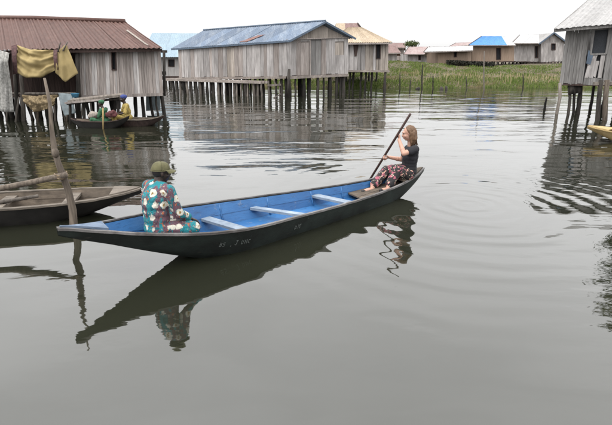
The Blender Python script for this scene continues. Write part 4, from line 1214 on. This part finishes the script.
# ------------------------------------------------------------------ people
def fuse(name, mb, mat, parent, voxel=.008, smooth=4, wrinkle=0.0, wfreq=16, keep=True):
    """fuse overlapping round limbs into one continuous surface"""
    org = ORG[parent.name]
    me = mb.mesh(name + "_raw", org)
    tmp = bpy.data.objects.new(name + "_raw", me); COL.objects.link(tmp)
    rm = tmp.modifiers.new("r", 'REMESH'); rm.mode = 'VOXEL'; rm.voxel_size = voxel; rm.use_smooth_shade = True
    sm = tmp.modifiers.new("s", 'SMOOTH'); sm.factor = .5; sm.iterations = smooth
    bpy.context.view_layer.update()
    dg = bpy.context.evaluated_depsgraph_get()
    new = bpy.data.meshes.new_from_object(tmp.evaluated_get(dg))
    bpy.data.objects.remove(tmp); bpy.data.meshes.remove(me)
    new.name = name
    if wrinkle:
        n = len(new.vertices); nn = [v.normal.copy() for v in new.vertices]
        for v, q in zip(new.vertices, nn):
            c = v.co
            k = mnoise.noise(Vector((c.x*wfreq, c.y*wfreq, c.z*wfreq*.55))) + .5*mnoise.noise(Vector((c.x*wfreq*2, c.y*wfreq*2, c.z*wfreq)))
            v.co = c + q * wrinkle * k
    new.materials.clear(); new.materials.append(mat); new.shade_smooth()
    o = bpy.data.objects.new(name, new); COL.objects.link(o); o.parent = parent
    ORG[o.name] = org
    return o
def basis(fwd):                       # columns right, forward, up
    f = Vector(fwd).normalized(); up = Vector((0,0,1)); r = f.cross(up).normalized(); u = r.cross(f)
    return Matrix((r, f, u)).transposed()
def rotv(v, axis, a): return Matrix.Rotation(a, 3, axis) @ v
def hand(mb, wrist, d, n, thumb, curl=(.5, .6, .4), k=1.0):
    """wrist point, finger direction, palm normal (fingers curl towards it), thumb side direction"""
    wrist = Vector(wrist); d = Vector(d).normalized(); n = Vector(n).normalized()
    n = (n - d * n.dot(d)).normalized(); s = d.cross(n).normalized()
    if s.dot(Vector(thumb)) < 0: s = -s
    ax = d.cross(n).normalized()
    for i, (off, ln) in enumerate(((.027, .070), (.009, .078), (-.009, .072), (-.026, .058))):
        b0 = wrist + s * off * .6 * k + d * .012 * k
        b1 = wrist + s * off * k + d * (.082 - .004 * abs(i - 1)) * k
        mb.caps([b0, b1], [.014*k, .0115*k], 8)
        p = b1; dd = d.copy(); pts = [b1]; rad = [.0105*k]
        for j, (fr, cv) in enumerate(zip((.45, .3, .25), curl)):
            dd = rotv(dd, ax, cv); p = p + dd * ln * fr * k; pts.append(p); rad.append((.0098 - .0012*j) * k)
        mb.caps(pts, rad, 8)
    t0 = wrist + s * .022 * k + d * .022 * k
    t1 = t0 + (s * .75 + d * .6 + n * .35).normalized() * .036 * k
    t2 = t1 + (s * .25 + d * .8 + n * .6).normalized() * .030 * k
    t3 = t2 + (d * .7 + n * .8 - s * .2).normalized() * .024 * k
    mb.caps([t0, t1, t2, t3], [.015*k, .0125*k, .011*k, .009*k], 8)
def head(mb, c, B, k=1.0):
    """skull, jaw, nose, ears, lips round centre c; B = basis(right, forward, up)"""
    q = lambda x, y, z: c + B @ Vector((x*k, y*k, z*k))
    E = lambda p, r: mb.ell(q(*p), [i*k for i in r], B, 16, 12)
    E((0, -.012, .03), (.074, .092, .085)); E((0, .025, -.03), (.060, .066, .075)); E((0, .045, -.085), (.033, .036, .03))
    E((0, .078, .03), (.05, .022, .018)); E((.036, .062, -.03), (.022, .025, .022)); E((-.036, .062, -.03), (.022, .025, .022))
    mb.caps([q(0, .088, .012), q(0, .106, -.022), q(0, .100, -.034)], [.009*k, .013*k, .013*k], 8)
    E((.012, .096, -.032), (.010, .010, .008)); E((-.012, .096, -.032), (.010, .010, .008))
    E((0, .086, -.057), (.024, .012, .008)); E((0, .084, -.070), (.021, .012, .008))
    for sx in (-1, 1): E((sx*.077, -.005, -.012), (.010, .018, .032))
def face_bits(parent, c, B, k=1.0, lip=None):
    q = lambda x, y, z: c + B @ Vector((x*k, y*k, z*k))
    for sx in (-1, 1):
        e = MB().ell(q(sx*.031, .077, .006), [.0115*k, .008*k, .0060*k], B, 10, 8).build("eye", M_EYEW, parent, True)
        MB().ell(q(sx*.031, .0845, .006), [.006*k, .0035*k, .0055*k], B, 8, 6).build("iris", M_EYE, e, True)
        MB().tube([q(sx*.015, .094, .028), q(sx*.032, .092, .033), q(sx*.048, .080, .028)], [.004*k, .0045*k, .003*k], 6).build("eyebrow", M_EYE if lip is None else M_HAIR, parent, True)
    if lip is not None:
        MB().ell(q(0, .094, -.0625), [.021*k, .007*k, .009*k], B, 12, 8).build("lips", lip, parent, True)
M_EYEW = plain("eye_white", (.6, .57, .52), .3, 0)

def man():
    # seated in the bow facing along the boat, seen from behind
    hx = P(163, 160, 4.46)
    base = Vector((hx.x - .085, hx.y - .07, 0)); seat_z = .30
    brg = R(40); F = Vector((math.sin(brg), math.cos(brg), 0)); B = basis(F)
    root = thing("person", "man in olive cap and turquoise floral outfit sitting in the canoe with back turned", "person", (base.x, base.y, seat_z))
    O = Vector((base.x, base.y, seat_z)); q = lambda x, y, z: O + B @ Vector((x, y, z))
    zt = hx.z - seat_z                         # seated height to cap top
    k = zt / .847
    # joints (right, forward, up)
    hipz = .10*k
    sh = lambda s: (s*.185*k, .045*k, .535*k)
    elb = lambda s: (s*.235*k, .12*k, .28*k)
    wr = lambda s: (s*.17*k, .30*k, .17*k)
    kne = lambda s: ((.27, .27, .10) if s > 0 else (-.17, .36, .14)) if k == 0 else tuple(v_*k for v_ in ((.27, .27, .08) if s > 0 else (-.17, .36, .12)))
    ank = lambda s: (-s*.02*k, .37*k, -.06*k)
    body = MB(); shirt = MB(); tr = MB()
    def torso(mb, e):
        mb.ell(q(0, 0, .10*k), ((.165+e)*k, (.125+e)*k, .13*k), B)
        for z_, rx, ry, y_ in ((.14, .158, .118, 0), (.22, .154, .115, -.008), (.30, .156, .115, -.014), (.38, .164, .115, -.014), (.45, .165, .108, -.006), (.51, .15, .09, .008)):
            mb.ell(q(0, y_*k, z_*k), ((rx+e)*k, (ry+e)*k, .105*k), B)
        for s in (-1, 1): mb.caps([q(s*.05*k, .03*k, .57*k), q(*sh(s))], [(.05+e)*k, (.056+e)*k])
    torso(body, 0); torso(shirt, .022)
    hc = q(.012*k, .09*k, .712*k); hb = R(60); HB = basis((math.sin(hb), math.cos(hb), -.12))
    body.caps([q(0, .035*k, .56*k), q(.004, .07*k, .65*k), q(.008, .085*k, .70*k)], [.062*k, .054*k, .055*k])
    hk = k * .95; head(body, hc, HB, hk)
    for s in (-1, 1):
        body.caps([q(*sh(s)), q(*elb(s)), q(*wr(s))], [.052*k, .042*k, .028*k])
        shirt.caps([q(*sh(s)), lerp(q(*sh(s)), q(*elb(s)), .5), q(*elb(s)), lerp(q(*elb(s)), q(*wr(s)), .8)], [.074*k, .068*k, .060*k, .050*k])
        hand(body, q(*wr(s)), B @ Vector((s*.5, .8, -.45)), B @ Vector((0, -.35, -1)), B @ Vector((-s, .3, 0)), (.35, .45, .35), k)
        body.caps([q(s*.09*k, .03*k, .10*k), q(*kne(s)), q(*ank(s))], [.075*k, .052*k, .036*k])
        tr.caps([q(s*.09*k, .03*k, .10*k), lerp(q(s*.09*k, .03*k, .10*k), q(*kne(s)), .5), q(*kne(s)), lerp(q(*kne(s)), q(*ank(s)), .82)], [.108*k, .098*k, .080*k, .062*k])
        f0, f1 = q(*ank(s)), q(-s*.10*k, .43*k, -.10*k)
        body.caps([f0, f1], [.038*k, .028*k])
    tr.ell(q(0, 0, .09*k), (.18*k, .145*k, .11*k), B)
    shirt.ell(q(.0, -.0, .09*k), (.185*k, .15*k, .09*k), B)
    fuse("body", body, M_SKIND, root, .0075, 3)
    fuse("shirt", shirt, M_FLORAL, root, .009, 9, .007, 11)
    fuse("trousers", tr, M_FLORAL, root, .009, 8, .006, 12)
    # collar band
    ct = [q(.062*k*math.cos(a), .045*k + .062*k*math.sin(a), (.605 + .018*math.sin(a) - .01)*k) for a in [2*math.pi*i/20 for i in range(21)]]
    MB().tube(ct, .012, 6).build("collar", M_FLORAL, root, True)
    face_bits(root, hc, HB, hk)
    # hair just under the cap
    hm = MB(); g = lambda x, y, z: hc + HB @ Vector((x*hk, y*hk, z*hk))
    hm.ell(g(0, -.022, .02), (.076*hk, .086*hk, .086*hk), HB); fuse("hair", hm, M_SHOE, root, .008, 2)
    # cap: crown with panels, band, brim
    cm = MB(); cols, rws = 28, 9; pts = []
    for i in range(rws):
        t = i/(rws-1); ph = t * math.pi/2
        for j in range(cols+1):
            a = 2*math.pi*j/cols
            rr_ = math.cos(ph)**.62
            crease = 1 - .012*(abs(math.cos(3*a)) > .985)
            pts.append(g(.090*rr_*math.cos(a)*crease, -.008 + .106*rr_*math.sin(a)*crease, .028 + .098*math.sin(ph)**1.0 + .010*math.sin(a)*(1-t)))
    cm.grid(pts, rws, cols+1, .004)
    cap = cm.build("cap", M_CAP, root, True)
    pts = []
    for i in range(6):
        t = i/5
        for j in range(13):
            a = math.pi*(.12 + .76*j/12)
            ext = .072 * t * (math.sin(a) ** .6)
            pts.append(g((.090 + ext*.25)*math.cos(a), -.008 + .104*math.sin(a) + ext, .040 - .020*t - .022*math.cos(a)**2*t))
    bm_ = MB(); bm_.grid(pts, 6, 13, .005); bm_.build("brim", M_CAP, cap, True)
    MB().ell(g(0, -.008, .127), (.009*k, .009*k, .005*k), HB, 8, 6).build("button", M_CAP, cap, True)
    MB().tube([g(.0905*math.cos(a), -.008 + .1065*math.sin(a), .031 + .010*math.sin(a)) for a in [2*math.pi*i/28 for i in range(29)]], .004, 5).build("band", M_CAP, cap, True)
man()

def woman():
    WY = .90
    class SB(MB):
        def caps(s_, p, r, n=12): return MB.caps(s_, p, [q * 1.1 for q in r], n)
    J = lambda u, v, Y: P(u, v, Y + WY)
    ptop, pgun = J(410.3, 114, 5.62), P(375.5, 170.5, 7.36)
    pdir = (pgun - ptop).normalized()
    onp = lambda v: lerp(ptop, pgun, (v - 114) / (170.5 - 114))
    hipc = J(407.8, 172.5, 6.04); hipL, hipR = hipc + Vector((-.02, -.075, .01)), hipc + Vector((-.03, .085, .01))
    chest = J(411, 154.5, 6.0); neckb = J(411.3, 146.0, 6.0); hc = J(408.6, 133.2, 5.98)
    shL, shR = J(415.2, 149.5, 5.85), J(408.0, 149, 6.17)
    hndL, hndR = onp(134.5), onp(155.0)
    elL = J(403.8, 153.5, 5.76); elR = J(401.5, 159.5, 6.28)
    kneR, ankR, toeR = J(386, 171, 5.97), J(372.5, 186.7, 5.80), J(362.5, 191.5, 5.65)
    kneL, ankL, toeL = J(396.5, 171.5, 5.85), J(388.5, 186.5, 5.72), J(380.5, 190.5, 5.60)
    root = thing("person", "woman in black t-shirt and dark floral trousers sitting in the canoe's stern", "person", (hipc.x, hipc.y, hipc.z - .1))
    tf = Vector((-1, .12, 0)); B = basis(tf)
    HB = basis((-1, .02, -.22))
    body = SB(); shirt = SB(); tr = SB()
    def torso(mb, e):
        for t_, rx, ry in ((.1, .150, .112), (.3, .138, .102), (.5, .128, .094), (.7, .130, .096), (.9, .138, .098), (1.1, .138, .092)):
            mb.ell(lerp(hipc, chest, t_), (rx*1.08+e, ry*1.08+e, .09), B)
        mb.ell(lerp(chest, neckb, .6), (.128+e, .073+e, .06), B)
        for s in (-1, 1): mb.ell(lerp(hipc, chest, .85) + B @ Vector((s*.06, .062, 0)), (.056+e*.5, .052+e*.5, .058), B)
    torso(body, 0); torso(shirt, .012)
    body.caps([neckb - Vector((0,0,.03)), lerp(neckb, hc, .45) + Vector((.008, 0, 0)), hc + Vector((.015, 0, -.05))], [.052, .044, .048])
    k = .89
    head(body, hc, HB, k)
    for sh, el, hn, g in ((shL, elL, hndL, 1), (shR, elR, hndR, -1)):
        fd = (hn - el).normalized()
        wrist = hn - fd * .055 + Vector((.016, -.012 * g, 0))
        body.caps([sh, el, wrist], [.044, .034, .022])
        body.caps([lerp(el, wrist, .3)], [.034])
        shirt.caps([neckb + (sh - neckb) * .45 - Vector((0,0,.02)), sh, lerp(sh, el, .5)], [.05, .058, .055])
        # fingers wrap the shaft
        nrm = (hn - wrist); nrm = nrm - pdir * nrm.dot(pdir)
        dd = nrm.cross(pdir).normalized() * (-1 if g > 0 else 1)
        d0 = (nrm.normalized() * .75 + dd * .55).normalized()
        hand(body, wrist, d0, -dd if False else (hn - wrist) - d0 * (hn - wrist).dot(d0), -pdir, (1.0, 1.15, .9), .92)
    for hp, kn, an, to in ((hipL, kneL, ankL, toeL), (hipR, kneR, ankR, toeR)):
        body.caps([hp, kn, an], [.080, .050, .034])
        tr.caps([hp, lerp(hp, kn, .5), kn, lerp(kn, an, .55), lerp(kn, an, .84)], [.104, .092, .072, .066, .060])
        heel = an + Vector((.02, 0, -.035))
        body.caps([an, heel], [.034, .028]); body.caps([heel, lerp(heel, to, .6), to], [.028, .028, .018])
    tr.ell(hipc, (.165, .125, .10), B)
    fuse("body", body, M_SKINL, root, .0065, 3)
    fuse("tshirt", shirt, M_BLACKT, root, .007, 8, .005, 14)
    fuse("trousers", tr, M_TROUS, root, .009, 4, .008, 16)
    for an, to in ((ankL, toeL), (ankR, toeR)):
        heel = an + Vector((.02, 0, -.042)); s_ = MB()
        s_.caps([heel + Vector((0,0,-.004)), lerp(heel, to, .55) - Vector((0,0,.006)), to], [.031, .031, .024]); fuse("shoe", s_, M_SHOE, root, .007, 2)
    face_bits(root, hc, HB, k, M_LIP)
    # shoulder-length hair
    hm = MB(); g = lambda x, y, z: hc + HB @ Vector((x*k, y*k, z*k))
    hm.ell(g(0, -.030, .042), (.083*k, .092*k, .084*k), HB)
    hm.caps([g(0, -.07, .02), g(0, -.082, -.09), g(0, -.07, -.19)], [.068*k, .056*k, .030*k])
    for s in (-1, 1):
        hm.caps([g(s*.060, -.008, .055), g(s*.076, -.022, .0), g(s*.078, -.015, -.07), g(s*.072, -.01, -.14), g(s*.065, .0, -.20)], [.028*k, .026*k, .026*k, .022*k, .010*k])
        hm.caps([g(s*.05, -.06, 0), g(s*.06, -.07, -.10), g(s*.055, -.05, -.175)], [.045*k, .042*k, .018*k])
    hair = fuse("hair", hm, M_HAIR, root, .007, 3, .006, 30)
    st = MB(); rr = random.Random(4)
    for i in range(110):                 # loose strands
        a = rr.uniform(-1.7, 1.7); sx, sy = math.sin(a), -math.cos(a)
        r0_ = rr.uniform(.9, 1.03); ln = rr.uniform(.20, .29)
        pts = [g(sx*.03, -.02 + sy*.03, .125), g(sx*.084*r0_, -.02 + sy*.094*r0_, .05)]
        for z_ in (.3, .65, 1): pts.append(g(sx*(.088 - .012*z_)*r0_ + rr.gauss(0, .006), -.02 + sy*(.098 - .01*z_)*r0_ + rr.gauss(0, .007), .05 - ln*z_))
        st.tube(pts, [.003, .0045, .0045, .004, .0015], 5)
    st.build("hair_strands", M_HAIR, root, True)
    # paddle
    bot = ptop + pdir * ((ptop.z + .45) / -pdir.z)
    pd = thing("paddle", "dark wooden paddle held upright by the woman in the stern", "paddle", bot)
    MB().tube([ptop, lerp(ptop, bot, .3), lerp(ptop, bot, .7), bot], [.017, .018, .018, .018], 10).build("shaft", M_PADDLE, pd, True)
    sd_ = pdir.cross(Vector((0, 1, 0))).normalized(); fr = sd_.cross(pdir).normalized(); pts = []
    for i in range(9):
        t = i/8; wv = .085 * math.sin(math.pi * min(1, .12 + t*.8)) ** .7
        c = bot + pdir * (t * .5 - .45)
        for q in (-1, 0, 1): pts.append(c + sd_ * wv * q + fr * (.008 if q == 0 else 0))
    m2 = MB(); m2.grid(pts, 9, 3, .014); m2.build("blade", M_PADDLE, pd, True)
woman()

def sitter(u, vtop, Y, seat, label, dress, wrap, fdir, k=.95):
    top = P(u, vtop, Y); O = Vector((top.x, top.y, seat))
    k = (top.z - seat) / .84
    root = thing("person", label, "person", O); B = basis(fdir); q = lambda x, y, z: O + B @ Vector((x*k, y*k, z*k))
    body = MB(); dr = MB()
    for mb, e in ((body, 0), (dr, .02)):
        mb.ell(q(0, 0, .1), ((.16+e)*k, (.13+e)*k, .12*k), B); mb.ell(q(0, .01, .3), ((.13+e)*k, (.10+e)*k, .16*k), B); mb.ell(q(0, .03, .46), ((.15+e)*k, (.09+e)*k, .10*k), B)
    hc = q(0, .09, .70)
    body.caps([q(0, .04, .5), hc - Vector((0,0,.04))], [.055*k, .05*k]); head(body, hc, B, k)
    for s in (-1, 1):
        body.caps([q(s*.17, .03, .5), q(s*.24, .12, .27), q(s*.13, .33, .22)], [.045*k, .038*k, .026*k])
        hand(body, q(s*.13, .33, .22), B @ Vector((-s*.2, .8, -.4)), B @ Vector((0, -.3, -1)), B @ Vector((-s, 0, 0)), (.4, .5, .4), k)
        dr.caps([q(s*.17, .03, .5), q(s*.24, .12, .27)], [.07*k, .06*k])
        body.caps([q(s*.09, .03, .09), q(s*.14, .42, .16), q(s*.12, .5, -.12)], [.07*k, .05*k, .035*k])
        dr.caps([q(s*.09, .03, .09), q(s*.14, .42, .16), q(s*.12, .48, -.05)], [.10*k, .085*k, .07*k])
    fuse("body", body, M_SKIND, root, .012, 2); fuse("dress", dr, dress, root, .014, 3, .008, 12)
    face_bits(root, hc, B, k)
    w = MB(); g = lambda x, y, z: hc + B @ Vector((x*k, y*k, z*k))
    w.ell(g(0, -.02, .06), (.092*k, .105*k, .078*k), B); w.ell(g(0, -.085, .07), (.06*k, .05*k, .05*k), B)
    fuse("head_wrap", w, wrap, root, .012, 2, .008, 25)
sitter(125.5, 94.3, 15.25, .16, "person in yellow dress and blue head wrap sitting in the canoe below the rust roof", M_YDRESS, M_BLUEW, (-.85, -.5, 0))

def bundle(name, u, v, Y, r, mat, label, cat, seed, wr=.03):
    c = P(u, v, Y); base = c - Vector((0, 0, r[2]))
    mb = MB(); mb.ell(c, r, None, 20, 14)
    for i, p in enumerate(mb.v):
        d = p - c; kq = 1 + .55 * mnoise.noise(d * 7 + Vector((seed, 0, 0))) + .22 * mnoise.noise(d * 17 + Vector((0, seed, 0)))
        mb.v[i] = c + d * kq
        if mb.v[i].z < base.z + .02: mb.v[i].z = base.z
    tag(mb.solo(name, mat, base, True), label, cat)
fz = C1.fl + .02
sitter(103, 99.6, 14.82, .10, "person in green clothes and green head wrap crouching in the small canoe", M_GREENC, M_GREENC, (-1, .06, 0))
bundle("sack", 111, 114, 14.72, (.15, .13, .10), M_REDC, "dark red sack beside the green-clad person in the small canoe", "sack", 5)
bundle("sack", 93.5, 114.6, 14.85, (.17, .12, .09), M_TANB, "pale brown sack lying at the green-clad person's feet", "sack", 9)
o = MB().tube([P(103, 108, 14.35), P(103.2, 130, 14.35)], .022, 6).solo("mooring_stake", M_YCANOE, G(103.2, 128), True)
tag(o, "thin yellowish stake beside the nearer small canoe", "stake")
